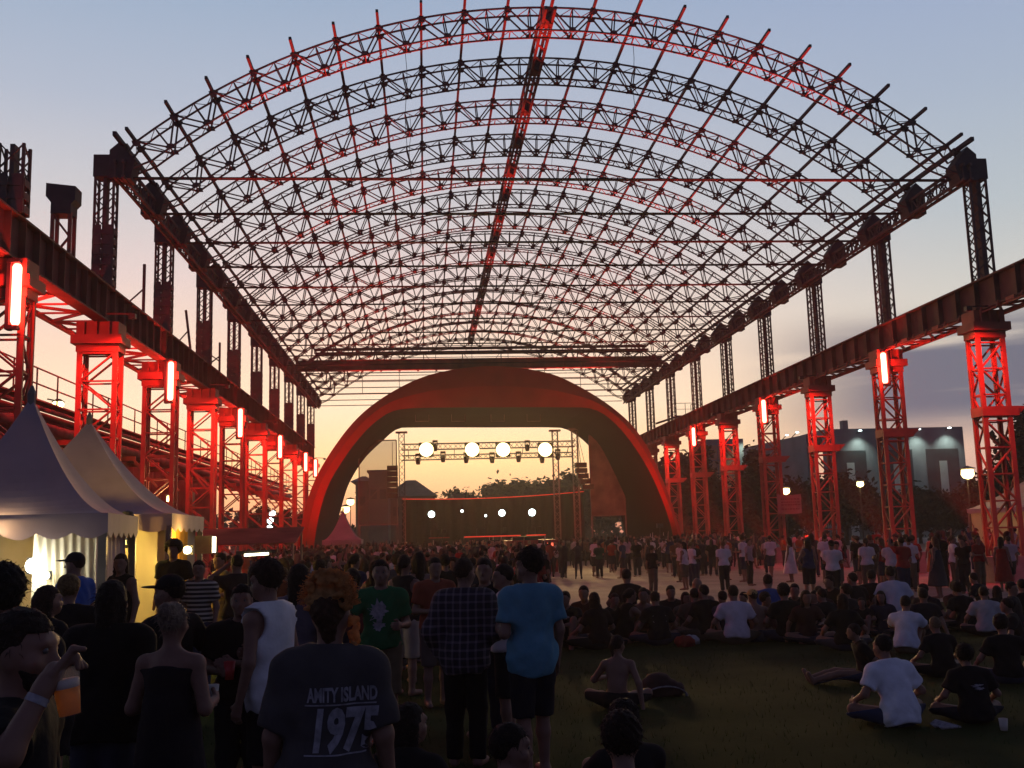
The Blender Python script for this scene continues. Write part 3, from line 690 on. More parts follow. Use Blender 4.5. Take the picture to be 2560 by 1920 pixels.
# scrims
for k, (xa, xb, ya, yb, lab) in enumerate(((775, 858, 952, 1132, 'see through brown scrim on a frame at the left wing of the stage'), (1272, 1352, 940, 1112, 'tall printed brown cloth hanging at the right wing of the stage'))):
    p, q = at2(xa, ya, 78), at2(xb, yb, 78); r = empty('wing_scrim', ((p[0] + q[0]) / 2, 78, 0), lab, 'scrim', 'cloths in the stage wings'); wd = (q[0] - p[0]) / 2
    b = MB(); b.grid(lambda u, v: (-wd + 2 * wd * u, .06 * math.sin(u * 9 + v * 3), q[2] + (p[2] - q[2]) * v), 24, 16)
    ob = b.build('cloth', M['scrim2' if k == 0 else 'scrim'], r, smooth=True)
    b = MB(); b.bar((-wd, .1, 0), (-wd, .1, p[2]), .08); b.bar((wd, .1, 0), (wd, .1, p[2]), .08); b.bar((-wd, .1, p[2]), (wd, .1, p[2]), .08)
    b.bar((-wd, .1, p[2] * .45), (wd, .1, p[2] * .75), .06); b.bar((-wd, .1, q[2]), (wd, .1, q[2]), .07); b.build('frame', M['alu'], r)
q = at2(1258, 1030, 77.4); r = empty('line_array', tuple(map(float, q)), 'curved black line array of loudspeakers hanging at the right of the stage', 'loudspeaker')
for k in range(5): b = MB(); b.box((.06 * k * k * .5 - .1, 0, .9 - k * .42), (.85, .55, .36), rz=.1); b.build('cabinet', M['black'], r)
b = MB(); b.bar((-.1, 0, 1.1), (-.3, 0, 3.6), .04); b.bar((.2, 0, 1.1), (-.3, 0, 3.6), .03); b.build('hoist_chain', M['black'], r)
q = at2(848, 1040, 77.4); r = empty('line_array', tuple(map(float, q)), 'black stack of loudspeakers hanging beside the left stage tower', 'loudspeaker')
for k in range(6): b = MB(); b.box((0, 0, 1.0 - k * .42), (.8, .55, .36)); b.build('cabinet', M['black'], r)
b = MB(); b.bar((0, 0, 1.2), (0, 0, 3.), .04); b.build('hoist_chain', M['black'], r)
for k, (px, py, wd, lab) in enumerate(((948, 1147, 1.6, 'drum riser with a low dark kit at the left of the stage'), (1062, 1130, 4.4, 'long low riser with a red lit front edge in the middle of the stage'), (1155, 1125, 1.5, 'keyboard stand with a red light at the right of the stage'))):
    q = at2(px, py, 80.5); r = empty('stage_riser', (float(q[0]), 80.5, DZ), lab, 'riser', 'risers on the stage')
    b = MB(); b.box((0, 0, .3), (wd, 1.4, .6)); b.lathe([(.3, .6), (.34, .7), (.34, 1.15), (.3, 1.2), (0, 1.2)], c=(-wd * .2, 0, 0)); b.lathe([(.2, .9), (.22, 1.2), (0, 1.22)], c=(wd * .25, 0, 0)); b.bar((wd * .25, 0, .6), (wd * .25, 0, .95), .05); b.build('body', M['black'], r)
    b = MB(); b.bar((-wd / 2, -.72, .56), (wd / 2, -.72, .56), .09)
    if k: b.build('led_strip', M['redled'], r)
    else: b.build('edge_trim', M['redbox'], r)
# sound booth in the crowd
p, q = at2(1091, 1168, 57), at2(1200, 1230, 57); wd = float(q[0] - p[0]); hz = float(p[2])
r = empty('sound_booth', (float(p[0] + q[0]) / 2, 57, 0), 'dark red sound booth standing in the crowd with one small lit screen', 'booth')
b = MB(); b.box((0, 0, hz / 2), (wd, 2.4, hz)); b.box((0, -1.22, hz - .08), (wd + .1, .08, .12)); b.box((-wd / 2 + .05, -1.22, hz / 2), (.1, .08, hz - .3)); b.box((wd / 2 - .05, -1.22, hz / 2), (.1, .08, hz - .3)); b.build('body', M['redbox'], r)
b = MB(); b.box((wd * .34, -1.24, hz - .34), (.42, .06, .34)); b.build('screen', M['screen'], r)
b = MB(); b.box((wd * .34, -1.225, hz - .34), (.52, .05, .44)); b.box((-.3, -.3, hz + .1), (1.4, .8, .2)); b.build('console', M['black'], r)

# ------------------------------------------------------------------ tents
def pagoda(x, y, a, eave, peak, z0, label, walls=(), rz=0, group='white pagoda tents', p_=1.75):
    r = empty('pagoda_tent', (x, y, z0), label, 'tent', group, rz)
    b = MB(); n, mseg = 16, 12; vs = []
    for i in range(n + 1):
        s_ = 1 - i / n
        s_ = max(s_, .012)
        z = eave + (peak - eave) * (1 - s_) ** p_ + .0
        for c in range(4):
            ca, cb_ = [(-1, -1), (1, -1), (1, 1), (-1, 1)][c], [(-1, -1), (1, -1), (1, 1), (-1, 1)][(c + 1) % 4]
            for k in range(mseg):
                t = k / mseg; dip = -.05 * math.sin(math.pi * t) * math.sin(math.pi * s_) * a
                vs.append(((ca[0] * (1 - t) + cb_[0] * t) * a * s_, (ca[1] * (1 - t) + cb_[1] * t) * a * s_, z + dip))
    R_ = 4 * mseg
    b.add(vs, [(i * R_ + k, i * R_ + (k + 1) % R_, (i + 1) * R_ + (k + 1) % R_, (i + 1) * R_ + k) for i in range(n) for k in range(R_)])
    b.build('roof', M['canvas'], r, smooth=False)
    b = MB(); b.lathe([(.05, peak - .2), (.06, peak + .03), (.02, peak + .14), (0, peak + .15)], n=8); b.build('finial', M['alu'], r)
    b = MB()
    for c in range(4):
        ca, cb_ = [(-1, -1), (1, -1), (1, 1), (-1, 1)][c], [(-1, -1), (1, -1), (1, 1), (-1, 1)][(c + 1) % 4]
        b.grid(lambda u, v: ((ca[0] * (1 - u) + cb_[0] * u) * a * 1.004, (ca[1] * (1 - u) + cb_[1] * u) * a * 1.004, eave + .01 - v * (.24 + .075 * abs(math.sin(u * math.pi * 6)))), 72, 1)
    b.build('valance', M['canvas'], r)
    for c in ((-1, -1), (1, -1), (1, 1), (-1, 1)):
        b = MB(); b.box((c[0] * (a - .06), c[1] * (a - .06), eave / 2), (.1, .1, eave)); b.box((c[0] * (a - .06), c[1] * (a - .06), .02), (.25, .25, .04)); b.build('post', M['alu'], r)
    b = MB()
    for c in range(4):
        ca, cb_ = [(-1, -1), (1, -1), (1, 1), (-1, 1)][c], [(-1, -1), (1, -1), (1, 1), (-1, 1)][(c + 1) % 4]
        b.bar((ca[0] * (a - .06), ca[1] * (a - .06), eave - .04), (cb_[0] * (a - .06), cb_[1] * (a - .06), eave - .04), .07)
    b.build('beam', M['alu'], r)
    for (sd, t0, t1, mt) in walls:
        ca, cb_ = {'f': ((-1, -1), (1, -1)), 'r': ((1, -1), (1, 1)), 'b': ((1, 1), (-1, 1)), 'l': ((-1, 1), (-1, -1))}[sd]
        nx, ny = {'f': (0, -1), 'r': (1, 0), 'b': (0, 1), 'l': (-1, 0)}[sd]
        b = MB()
        def fw(u, v):
            t = t0 + (t1 - t0) * u; rp = .014 * math.sin(u * 17 * (t1 - t0) + 2 * math.sin(v * 2.5)) * (1 - v * .8) + .012 * math.sin(u * 47 + v * 5)
            return ((ca[0] * (1 - t) + cb_[0] * t) * (a - .15) + nx * rp, (ca[1] * (1 - t) + cb_[1] * t) * (a - .15) + ny * rp, .02 + (eave - .06) * v)
        b.grid(fw, 48, 20); b.build('side_wall', M[mt], r, smooth=True)
    return r
a1, Yc1, rz1 = 1.25, 14.44, rad(7.0)
T1 = (-.3731 * Yc1, Yc1); g1 = gz(14)
pagoda(T1[0], T1[1], a1, float(at(270, 1283, 13.2)[2]) - g1, float(at(75, 990, Yc1)[2]) - g1, g1, 'white pagoda tent nearest the camera at the left edge with a bar inside', [('f', .66, 1, 'wallcloth'), ('r', 0, 1, 'canvas'), ('b', 0, 1, 'wallcloth'), ('l', 0, 1, 'wallcloth')], rz=rz1)
a2, Yc2, rz2 = 1.85, 19.7, rad(3.75)
T2 = (-.3189 * Yc2, Yc2); g2 = gz(19); ev2 = float(at(430, 1284, 17.9)[2]) - g2
t2 = pagoda(T2[0], T2[1], a2, ev2, float(at(222, 1050, Yc2)[2]) - g2, g2, 'second white pagoda tent behind the first with a yellow lit wall', [('f', 0, .97, 'wallcloth'), ('b', 0, 1, 'wallcloth'), ('l', 0, 1, 'wallcloth'), ('r', .62, 1, 'wallcloth')], rz=rz2)
b = MB()
b.grid(lambda u, v: (a2 - .12 + .05 * math.sin(u * 26) - .3 * (1 - v) * (1 - u), -a2 + .15 + 2.1 * (u + (1 - u) * .55 * (1 - v) ** .6), .15 + (ev2 - .25) * v), 40, 12); b.build('curtain', M['curtain'], t2, smooth=True)
b = MB(); b.grid(lambda u, v: (a2 - .02 - .12 * u * (1 - abs(v - .5)), -a2 - .03 + .05 * math.sin(u * 20) * (1 - .7 * abs(v - .5)), .1 + (ev2 - .3) * v), 14, 12); b.build('tied_curtain', M['canvas'], t2, smooth=True)
# floor boards
b = MB()
for k in range(10): b.box((0, -1.2 + k * .29, .04), (4.6, .27, .08))
tag(b.build('floor_boards', M['board'], None, (float(at(290, 1640, 16.3)[0]) - 1.1, 17.2, gz(16.5) + .02)), 'wooden floor boards laid on the grass before the second tent', 'floor boards')
# lamps at the tents
def work_lamp(p, label, matn, rr, energy, colr, tgt=None, sz=150):
    r = empty('work_lamp', tuple(map(float, p)), label, 'lamp', 'lamps at the tents')
    b = MB(); b.lathe([(0, 0), (rr, .02), (rr, .06), (0, .10)], n=16); o = b.build('lens', M[matn], r, smooth=True); o.rotation_euler = (rad(90), 0, 0)
    b = MB(); b.box((0, .07, 0), (rr * 2.2, .1, rr * 2.2)); b.bar((0, .12, 0), (0, .35, .0), .04); b.build('housing', M['black'], r)
    if energy: 
        if tgt: spot(r, tuple(p), tgt, energy, colr, sz, .7, rr)
        else: point(r, (p[0], p[1] - .25, p[2]), energy, colr, rr)
    return r
pl = at2(75, 1222, 13.5)
work_lamp(pl, 'blinding white work lamp at the bar in the first tent', 'whitelamp', .095, 22, (.95, 1, .95))
pl = at2(100, 1243, 13.4); work_lamp(pl, 'smaller warm lamp right below the blinding one at the bar', 'warmlamp', .05, 12, (1, .9, .6))
pl = at2(5, 1144, 13.6); work_lamp(pl, 'warm lamp under the first tent roof at the photo edge', 'warmlamp', .05, 30, (1, .75, .35))
pl = at2(29, 1150, 13.6); work_lamp(pl, 'warm lamp under the first tent roof right of the edge lamp', 'warmlamp', .06, 30, (1, .75, .35))
pl = at(306, 1352, 17.3); r = work_lamp(pl, 'yellow lamp between the two tents lighting the yellow wall', 'warmlamp', .06, 950, (1, .66, .13), (T2[0] + 1.0, T2[1] - a2, .9), 150)
point(r, (T2[0] + .9, T2[1] - a2 - .9, 2.3), 130, (1, .66, .13), .1)  # fill point without a fixture, added to brighten the yellow wall
pl = at(470, 1375, 18.9); r = work_lamp(pl, 'small yellow lamp behind the orange curtain of the second tent', 'warmlamp', .07, 120, (1, .62, .14))
pl = at(509, 1362, 20.2); b = MB(); b.box((0, 0, 0), (.32, .06, .34)); b.box((.2, .0, .0), (.05, .07, .3), 1)
tag(b.build('wall_heater', [M['alu'], M['warmlamp']], None, tuple(map(float, pl))), 'small grey box with one lit side hung at the corner of the second tent', 'box')
pl = at(318, 1325, 17.5); b = MB(); b.lathe([(0, -.3), (.12, -.25), (.16, .1), (.08, .3), (0, .32)], n=12)
tag(b.build('bunting_bundle', M['black'], None, tuple(map(float, pl))), 'dark round speaker hung under the valance beside the yellow wall', 'loudspeaker')
# bar counter
bp = at2(70, 1290, 13.5); r = empty('bar_counter', (float(bp[0]) - .5, 13.5, gz(13)), 'bar counter with a metal top in the first tent', 'counter')
b = MB(); b.box((0, 0, .55), (1.7, .5, 1.1)); b.build('front', M['wallcloth'], r); b = MB(); b.box((0, 0, 1.13), (1.8, .62, .06)); b.build('top', M['alu'], r)
tp = at2(160, 1212, 12.7)
# further white tents and stalls
q = at2(741, 1100, 66); pagoda(float(q[0]), 66, 1.2, 2.0, float(q[2]), 0, 'small pinkish pagoda tent by the left foot of the stage arch', [('f', 0, 1, 'canvas'), ('l', 0, 1, 'canvas'), ('r', 0, 1, 'canvas')])
q = at2(2205, 1050, 60); t3 = pagoda(float(q[0]) + 2.0, 60, 3.6, float(at2(2080, 1098, 57)[2]), 5.4, 0, 'large white tent glowing yellow inside at the right edge', [('f', 0, .52, 'wallcloth'), ('b', 0, 1, 'wallcloth'), ('l', 0, 1, 'wallcloth'), ('r', 0, 1, 'wallcloth')], p_=1.25)
point(t3, (t3.location.x + .6, 59.5, 2.3), 420, (1, .64, .12), .2)
q = at2(500, 1160, 34); r = empty('market_stall', (float(q[0]), 34, 0), 'low stall with a pale striped awning left of the crowd', 'stall')
ez = float(q[2]); b = MB(); b.add([(-2.2, -1.2, ez - .25), (2.2, -1.2, ez - .25), (2.2, 1.2, ez + .25), (-2.2, 1.2, ez + .25), (-2.2, -1.2, ez - .22), (2.2, -1.2, ez - .22), (2.2, 1.2, ez + .28), (-2.2, 1.2, ez + .28)], [(0, 1, 2, 3), (7, 6, 5, 4), (0, 4, 5, 1), (1, 5, 6, 2), (2, 6, 7, 3), (3, 7, 4, 0)]); b.build('awning', M['scrim'], r)
b = MB()
for x in (-2.1, 2.1):
    for y, z in ((-1.1, ez - .25), (1.1, ez + .2)): b.bar((x, y, 0), (x, y, z), .06)
b.build('post', M['alu'], r); b = MB(); b.box((0, -.8, .5), (4, .5, 1.)); b.build('counter', M['redbox'], r)
q0, q1 = at2(528, 1199, 26), at2(580, 1198, 26); r = empty('strip_lamp', tuple(map(float, (q0 + q1) / 2)), 'warm fluorescent strip lamp over a stall behind the standing group', 'lamp')
b = MB(); b.bar((-(q1[0] - q0[0]) / 2, 0, 0), ((q1[0] - q0[0]) / 2, 0, .02), .06); b.build('tube', M['warmlamp'], r)
b = MB(); b.bar((-.5, .05, .06), (.5, .05, .08), .08); b.bar((-.4, .05, .06), (-.4, .05, -(float(q0[2]))), .05); b.build('holder', M['black'], r)
# cloth banner on a right hand column
p, q = at2(1678, 1068, 57.6), at2(1733, 1108, 57.6)
r = empty('cloth_banner', (float(p[0] + q[0]) / 2, 57.6, float(q[2])), 'pale cloth banner with faded printed lines tied to a right column', 'banner')
bw, bh_ = float(q[0] - p[0]), float(p[2] - q[2]); b = MB(); b.grid(lambda u, v: (-bw / 2 + bw * u, .05 * math.sin(u * 7), bh_ * v - .05 * math.sin(u * 3.1)), 20, 8); b.build('cloth', M['banner'], r, smooth=True)
b = MB(); rr = random.Random(4)
for z in (.74, .58, .44, .22):
    x = -bw * .36
    while x < bw * .34:
        l = rr.uniform(.05, .16); b.box((x + l / 2, -.065, bh_ * z), (l, .012, .06)); x += l + .05
b.build('print', M['ink'], r)

# ------------------------------------------------------------------ street lamps
def street_lamp(px, py, Y, label, ground=0., rr=.2, matn='sodium', en=60):
    q = at2(px, py, Y); r = empty('street_lamp', (float(q[0]), Y, ground), label, 'street lamp', 'street lamps'); h = float(q[2]) - ground
    b = MB(); b.tube((0, .12, 0), (0, .12, h + .1), .07, .045); b.lathe([(.13, 0), (.13, .3), (.07, .45)], c=(0, .12, 0)); b.lathe([(0, h + rr * 1.2), (rr * 1.25, h + rr * .8), (rr * 1.3, h + rr * .7), (0, h + rr * .62)], c=(0, 0, 0), n=14); b.build('pole', M['black'], r)
    b = MB(); b.lathe([(0, h - rr), (rr * .7, h - rr * .75), (rr, h - .1), (rr * .9, h + rr * .55), (0, h + rr * .6)], n=14); b.build('globe', M[matn], r, smooth=True)
    if en: point(r, (q[0], Y - rr - .1, q[2] - .05), en, (1, .68, .26), rr)
street_lamp(370, 1077, 44, 'street lamp glowing yellow behind the second tent roof', rr=.20, en=120)
street_lamp(2090, 1022, 66, 'large bright yellow street lamp near the right edge before the trees', rr=.42, en=300)
street_lamp(1697, 1060, 72, 'yellow street lamp above the cloth banner on the right', rr=.30, en=150)
street_lamp(1858, 1045, 84, 'yellow street lamp before the dark building in the middle of the right side', rr=.30, en=150)
q = at2(125, 873, 36.5); r = empty('wall_lamp', (-17.2, 36.5 * (-17.2 / q[0]) if False else 52, 0), 'yellow lamp on the corrugated wall above the first tent', 'lamp')
yy = min(np.arange(30, 70, .1), key=lambda Y: abs(at2(125, 873, Y)[0] + 17.0)); q = at2(125, 873, yy); r.location = (-17.0, float(yy), float(q[2]))
b = MB(); b.lathe([(0, -.2), (.2, -.14), (.27, 0), (.2, .12), (0, .16)], n=14); b.build('globe', M['sodium'], r, smooth=True)
b = MB(); b.bar((0, 0, .14), (-.5, 0, .25), .06); b.lathe([(.3, .1), (.1, .24), (0, .25)], n=12); b.build('arm', M['black'], r); point(r, (-16.6, float(yy) - .3, float(q[2]) - .2), 140, (1, .68, .26), .2)
for k, (px, py, Y) in enumerate(((757, 1084, 150), (775, 1069, 170), (795, 1070, 170), (827, 1068, 165), (747, 1100, 140), (1555, 1100, 150), (1430, 1085, 150))):
    street_lamp(px, py, Y, 'far yellow street lamp seen small behind the stage', rr=.55, en=0)
for k, (px, py) in enumerate(((584, 1124), (582, 1140), (586, 1152), (588, 1108))):
    q = at2(px, py, 105); b = MB(); b.lathe([(0, -.35), (.3, -.2), (.32, .1), (0, .3)], n=10); b.box((0, .2, .1), (.2, .5, .2), 1)
    tag(b.build('far_lamp', [M['coldlamp'], M['black']], None, tuple(map(float, q))), 'tiny pale lamp far behind the last left columns', 'lamp', 'tiny lamps far behind the left columns')

# ------------------------------------------------------------------ buildings
YQ = 125.0
def P2(px, Y): return float(at2(px, 1065, Y)[0])
zt = float(at2(1900, 925, YQ)[2])
r = empty('office_building', (P2(1810, YQ), YQ, 0), 'long dark modern building on the right with lit wall bays and roof lamps', 'building')
ox = r.location.x
def bay_wall(b, bays, pil, x0, y0, x1, y1, zt, n):
    L = math.hypot(x1 - x0, y1 - y0); dx, dy = (x1 - x0) / L, (y1 - y0) / L; rz = math.atan2(dy, dx)
    b.box(((x0 + x1) / 2 - dy * -.5, (y0 + y1) / 2 + dx * .5, zt / 2), (L, 1., zt), rz=rz)
    w_ = L / n
    for k in range(n):
        c = (k + .5) * w_; cx, cy = x0 + dx * c, y0 + dy * c
        bays.box((cx + dy * .0, cy - .03, zt * .40), (w_ * .70, .12, zt * .80), rz=rz)
        pil.box((cx + dy * .1, cy - .14, zt * .36), (w_ * .16, .16, zt * .66), rz=rz)
b, by_, pl_ = MB(), MB(), MB()
xm0, xm1 = P2(1790, YQ) - ox, P2(2092, YQ) - ox
bay_wall(b, by_, pl_, xm0, 0, xm1, 0, zt, 3)
zw = zt - .35
xw0, xw1 = P2(1615, 150) - ox, P2(1795, 138) - ox
bay_wall(b, by_, pl_, xw0, 25, xm0 - .3, 3, zw, 3)
b.box(((xm0 + xm1) / 2, 10, zt - .4), (xm1 - xm0, 18, .8)); b.box((P2(1862, YQ) - ox, 4, zt + .7), (.7, 1., 1.5)); b.box((xm1 - .4, 10, zt / 2), (.8, 18, zt - .9))
b.build('wall', M['bldg'], r); by_.build('glazed_bay', M['bay'], r); pl_.build('pilaster', M['pilaster'], r)
for k, (px, py) in enumerate(((1700, 940), (1722, 934), (1858, 930), (1985, 927), (2051, 924))):
    Y = YQ - 1.1 if k > 1 else 134
    q = at2(px, py, Y); f = MB(); f.lathe([(0, .1), (.22, .06), (.24, -.06), (0, -.1)], n=10); f.bar((0, .2, 0), (0, 2.2, -.5), .08, mi=1)
    o = f.build('roof_lamp', [M['coldlamp'], M['black']], r); o.location = Vector(tuple(map(float, q))) - r.location
    spot(r, (q[0], q[1] - .3, q[2] - .2), (q[0], q[1] + 1.6, q[2] - 6), 850, (.86, 1, .86), 100, .9, .2)
r = empty('cream_building', (P2(1575, 140), 140, 0), 'cream panelled building end left of the long dark building', 'building')
zc = float(at2(1580, 948, 140)[2]); x0, x1 = P2(1530, 140) - r.location.x, P2(1612, 140) - r.location.x
b = MB(); b.box(((x0 + x1) / 2, 3, zc / 2), (x1 - x0, 6, zc)); b.build('wall', M['bldg'], r)
b = MB(); nx_, nz_ = 4, 6
for i in range(nx_):
    for j in range(nz_): b.box((x0 + .6 + (x1 - x0 - 1.4) * (i + .5) / nx_, -.06, .4 + (zc - 1.2) * (j + .5) / nz_), ((x1 - x0 - 1.4) / nx_ - .14, .12, (zc - 1.2) / nz_ - .16))
b.build('panel', M['cream'], r)
q = at2(1596, 944, 139); spot(r, (q[0] + .8, 138.6, q[2]), (q[0] + .8, 141, q[2] - 7), 900, (.9, 1, .8), 90, .9, .2)
# houses behind the stage
def house(xa, xb, ztop, Y, roof_h, label, mw='plaster', win=3):
    x0, x1 = P2(xa, Y), P2(xb, Y); zt = float(at2((xa + xb) / 2, ztop, Y)[2]); r = empty('house', ((x0 + x1) / 2, Y, 0), label, 'house', 'houses behind the stage'); hw = (x1 - x0) / 2
    b = MB(); b.box((0, 5, zt / 2), (hw * 2, 10, zt)); b.build('wall', M[mw], r)
    if roof_h:
        b = MB(); e = hw + .7
        b.add([(-e, -.7, zt), (e, -.7, zt), (e, 10.7, zt), (-e, 10.7, zt), (-e * .18, 5, zt + roof_h), (e * .18, 5, zt + roof_h)], [(0, 1, 5, 4), (1, 2, 5), (2, 3, 4, 5), (3, 0, 4), (3, 2, 1, 0)]); b.build('roof', M['rooftile'], r)
    else:
        b = MB(); b.box((0, 5, zt + .15), (hw * 2 + .5, 10.5, .3)); b.build('roof', M['rooftile'], r)
    for k in range(win):
        b = MB(); b.box((-hw + 2 * hw * (k + .5) / win, -.03, zt * .72), (.9, .1, 1.3)); b.build('window', M['bay'], r)
house(840, 935, 1072, 150, 2.6, 'wide low house with a hipped roof behind the left of the stage')
house(797, 838, 1020, 140, 0, 'tall narrow block house behind the left stage wing', win=2)
house(768, 796, 1040, 145, 1.0, 'small pale house at the left end behind the stage', win=1)
house(980, 1003, 1070, 160, 0, 'small flat roofed block between the trees behind the stage', win=1)

# ------------------------------------------------------------------ trees
def make_tree(seed, h, cw, n_leaf, ls, conical=False):
    rr = np.random.RandomState(seed); R_ = random.Random(seed)
    root = empty('tree', (0, 0, 0)); b = MB(); th = h * (.22 if not conical else .1)
    b.tube((0, 0, 0), (0, 0, th), h * .028, h * .02, n=8); tips = []
    nl = 9 if not conical else 14
    for k in range(nl):
        a = k * 2.4 + R_.uniform(-.3, .3); zf = k / nl
        if conical: st = np.array([0, 0, th + (h - th) * zf * .9]); ln = cw * (1 - zf) * R_.uniform(.75, 1.05); e = st + np.array([math.cos(a) * ln, math.sin(a) * ln, h * .03])
        else: st = np.array([0, 0, th * (.75 + .4 * zf)]); ln = cw * R_.uniform(.45, .85); e = st + np.array([math.cos(a) * ln, math.sin(a) * ln, (h - th) * R_.uniform(.3, .72)])
        b.tube(st, e, h * .011, h * .004, n=5); tips.append(e); tips.append(st * .4 + e * .6)
        for _ in range(2):
            e2 = e + np.array([R_.uniform(-1, 1) * cw * .35, R_.uniform(-1, 1) * cw * .35, R_.uniform(-.02, .22) * h]); b.tube(e, e2, h * .004, h * .0015, n=4); tips.append(e2)
    top = np.array([0, 0, h * .9]); b.tube((0, 0, th), top, h * .02, h * .003, n=6); tips += [top, np.array([0, 0, h * .75]), np.array([0, 0, h * .6])]
    b.build('trunk', M['bark'], root)
    tips = np.array(tips); w_ = rr.uniform(.3, 1, len(tips)); w_ /= w_.sum()
    c = tips[rr.choice(len(tips), n_leaf, p=w_)] + rr.normal(0, 1, (n_leaf, 3)) * np.array([cw * .2, cw * .2, h * .075]) * rr.uniform(.3, 1.2, (n_leaf, 1))
    c[:, 2] = np.clip(c[:, 2], h * .06, None)
    u = rr.normal(0, 1, (n_leaf, 3)); u /= np.linalg.norm(u, axis=1)[:, None]; v = np.cross(u, rr.normal(0, 1, (n_leaf, 3))); v /= np.linalg.norm(v, axis=1)[:, None]
    s_ = ls * rr.uniform(.6, 1.3, (n_leaf, 1))
    vs = np.stack([c - u * s_ * .9, c + v * s_ * .45, c + u * s_ * .9, c - v * s_ * .45], 1).reshape(-1, 3)
    me = bpy.data.meshes.new('crown'); me.from_pydata(vs.tolist(), [], np.arange(n_leaf * 4).reshape(-1, 4).tolist()); me.materials.append(M['leaf'])
    link('crown', me, root); return root
TP = [make_tree(11, 9, 3.6, 9000, .40), make_tree(12, 9, 3.0, 9000, .40), make_tree(13, 9, 4.2, 10000, .42), make_tree(14, 9, 2.3, 9000, .32, True)]
used = set()
def place_tree(k, px, py, Y, label, wide=1., group='trees'):
    q = at2(px, py, Y); s_ = max(.3, float(q[2]) / 9.0)
    if k in used: o = copy_tree(TP[k])
    else: o = TP[k]; used.add(k)
    o.location = (float(q[0]), Y, -.05); o.scale = (s_ * wide, s_ * wide, s_ * 1.02); o.rotation_euler = (0, 0, (px * 1.7) % 6.28)
    tag(o, label, 'tree', group)
for k, px, py, Y, lab, wd in ((0, 1060, 1054, 175, 'round dark tree behind the middle of the stage, left one of three', 1.5), (1, 1118, 1042, 175, 'round dark tree behind the middle of the stage, centre one of three', 1.5), (2, 1185, 1042, 178, 'broad dark tree behind the stage, right one of three', 1.5), (0, 1235, 1030, 170, 'tall dark tree behind the right stage tower', 1.4),
        (1, 930, 1072, 190, 'low dark tree beside the hipped roof behind the stage', 1.4), (2, 1290, 1040, 165, 'dark tree hidden half behind the right stage cloth', 1.3), (0, 1010, 1070, 195, 'small dark tree beside the flat block behind the stage', 1.3),
        (3, 1510, 1000, 100, 'slim dark tree just right of the stage arch', 1.2), (1, 1480, 985, 118, 'dark tree between the first far right columns', 1.), (3, 1628, 1008, 96, 'pointed dark conifer before the cream building', 1.5), (0, 1590, 1060, 110, 'low dark tree under the cream panels', 1.3), (2, 1740, 1040, 100, 'dark round tree before the left bays of the long building', 1.1),
        (1, 1820, 1025, 98, 'dark tree before the middle bays of the long building', 1.2), (2, 1905, 1078, 92, 'low broad dark tree right of the middle street lamp', 1.2), (0, 1980, 1058, 95, 'dark bushy tree before the right bays of the long building', 1.3), (2, 2050, 1062, 90, 'dark bushy tree under the large street lamp', 1.1), (1, 2130, 1035, 84, 'dark tree behind the first right column', 1.1), (3, 2205, 940, 75, 'tall dark conifer at the right edge', 1.7), (0, 2265, 985, 78, 'dark tree rising beyond the right edge', 1.2),
        (2, 640, 1110, 120, 'dark low tree far behind the last left columns', 1.2), (1, 700, 1090, 160, 'dark tree far left behind the stage arch', 1.2), (0, 570, 1100, 118, 'dark tree seen between the left red columns', 1.3)):
    place_tree(k, px, py, Y, lab, wd)
# dark far tree belt that reads as one mass behind everything
rr = np.random.RandomState(5); n = 9000
bx_ = rr.uniform(-160, 230, n); by2 = rr.uniform(205, 225, n); hh = 5.5 + 1.6 * np.sin(bx_ * .11) + 1.2 * np.sin(bx_ * .31 + 1); bz_ = rr.uniform(0, 1, n) ** 1.2 * hh
c = np.stack([bx_, by2, bz_], 1); u = rr.normal(0, 1, (n, 3)); u /= np.linalg.norm(u, axis=1)[:, None]; v = np.cross(u, rr.normal(0, 1, (n, 3))); v /= np.linalg.norm(v, axis=1)[:, None]; s_ = rr.uniform(.7, 1.5, (n, 1)) * (1.25 - .6 * (bz_ / hh))[:, None]
vs = np.stack([c - u * s_, c + v * s_ * .6, c + u * s_, c - v * s_ * .6], 1).reshape(-1, 3)
me = bpy.data.meshes.new('tree_belt'); me.from_pydata(vs.tolist(), [], np.arange(n * 4).reshape(-1, 4).tolist()); me.materials.append(M['leaf'])
tag(link('tree_belt', me), 'far dark belt of trees along the horizon', 'trees', kind='stuff')

# ------------------------------------------------------------------ added haze, stands in for lens bloom around the lamps
hz_ = MB(); hz_.box((30, 110, 39.5), (460, 260, 81)); hm = bpy.data.materials.new('haze'); hm.use_nodes = True
t = hm.node_tree; t.nodes.remove(t.nodes['Principled BSDF']); pv = t.nodes.new('ShaderNodeVolumePrincipled')
pv.inputs['Color'].default_value = (.93, .86, .80, 1); pv.inputs['Density'].default_value = .0007; pv.inputs['Anisotropy'].default_value = .45
t.links.new(pv.outputs[0], t.nodes['Material Output'].inputs['Volume'])
tag(hz_.build('haze', hm), 'thin added haze imitating lens glow over the whole site', 'haze', kind='stuff')

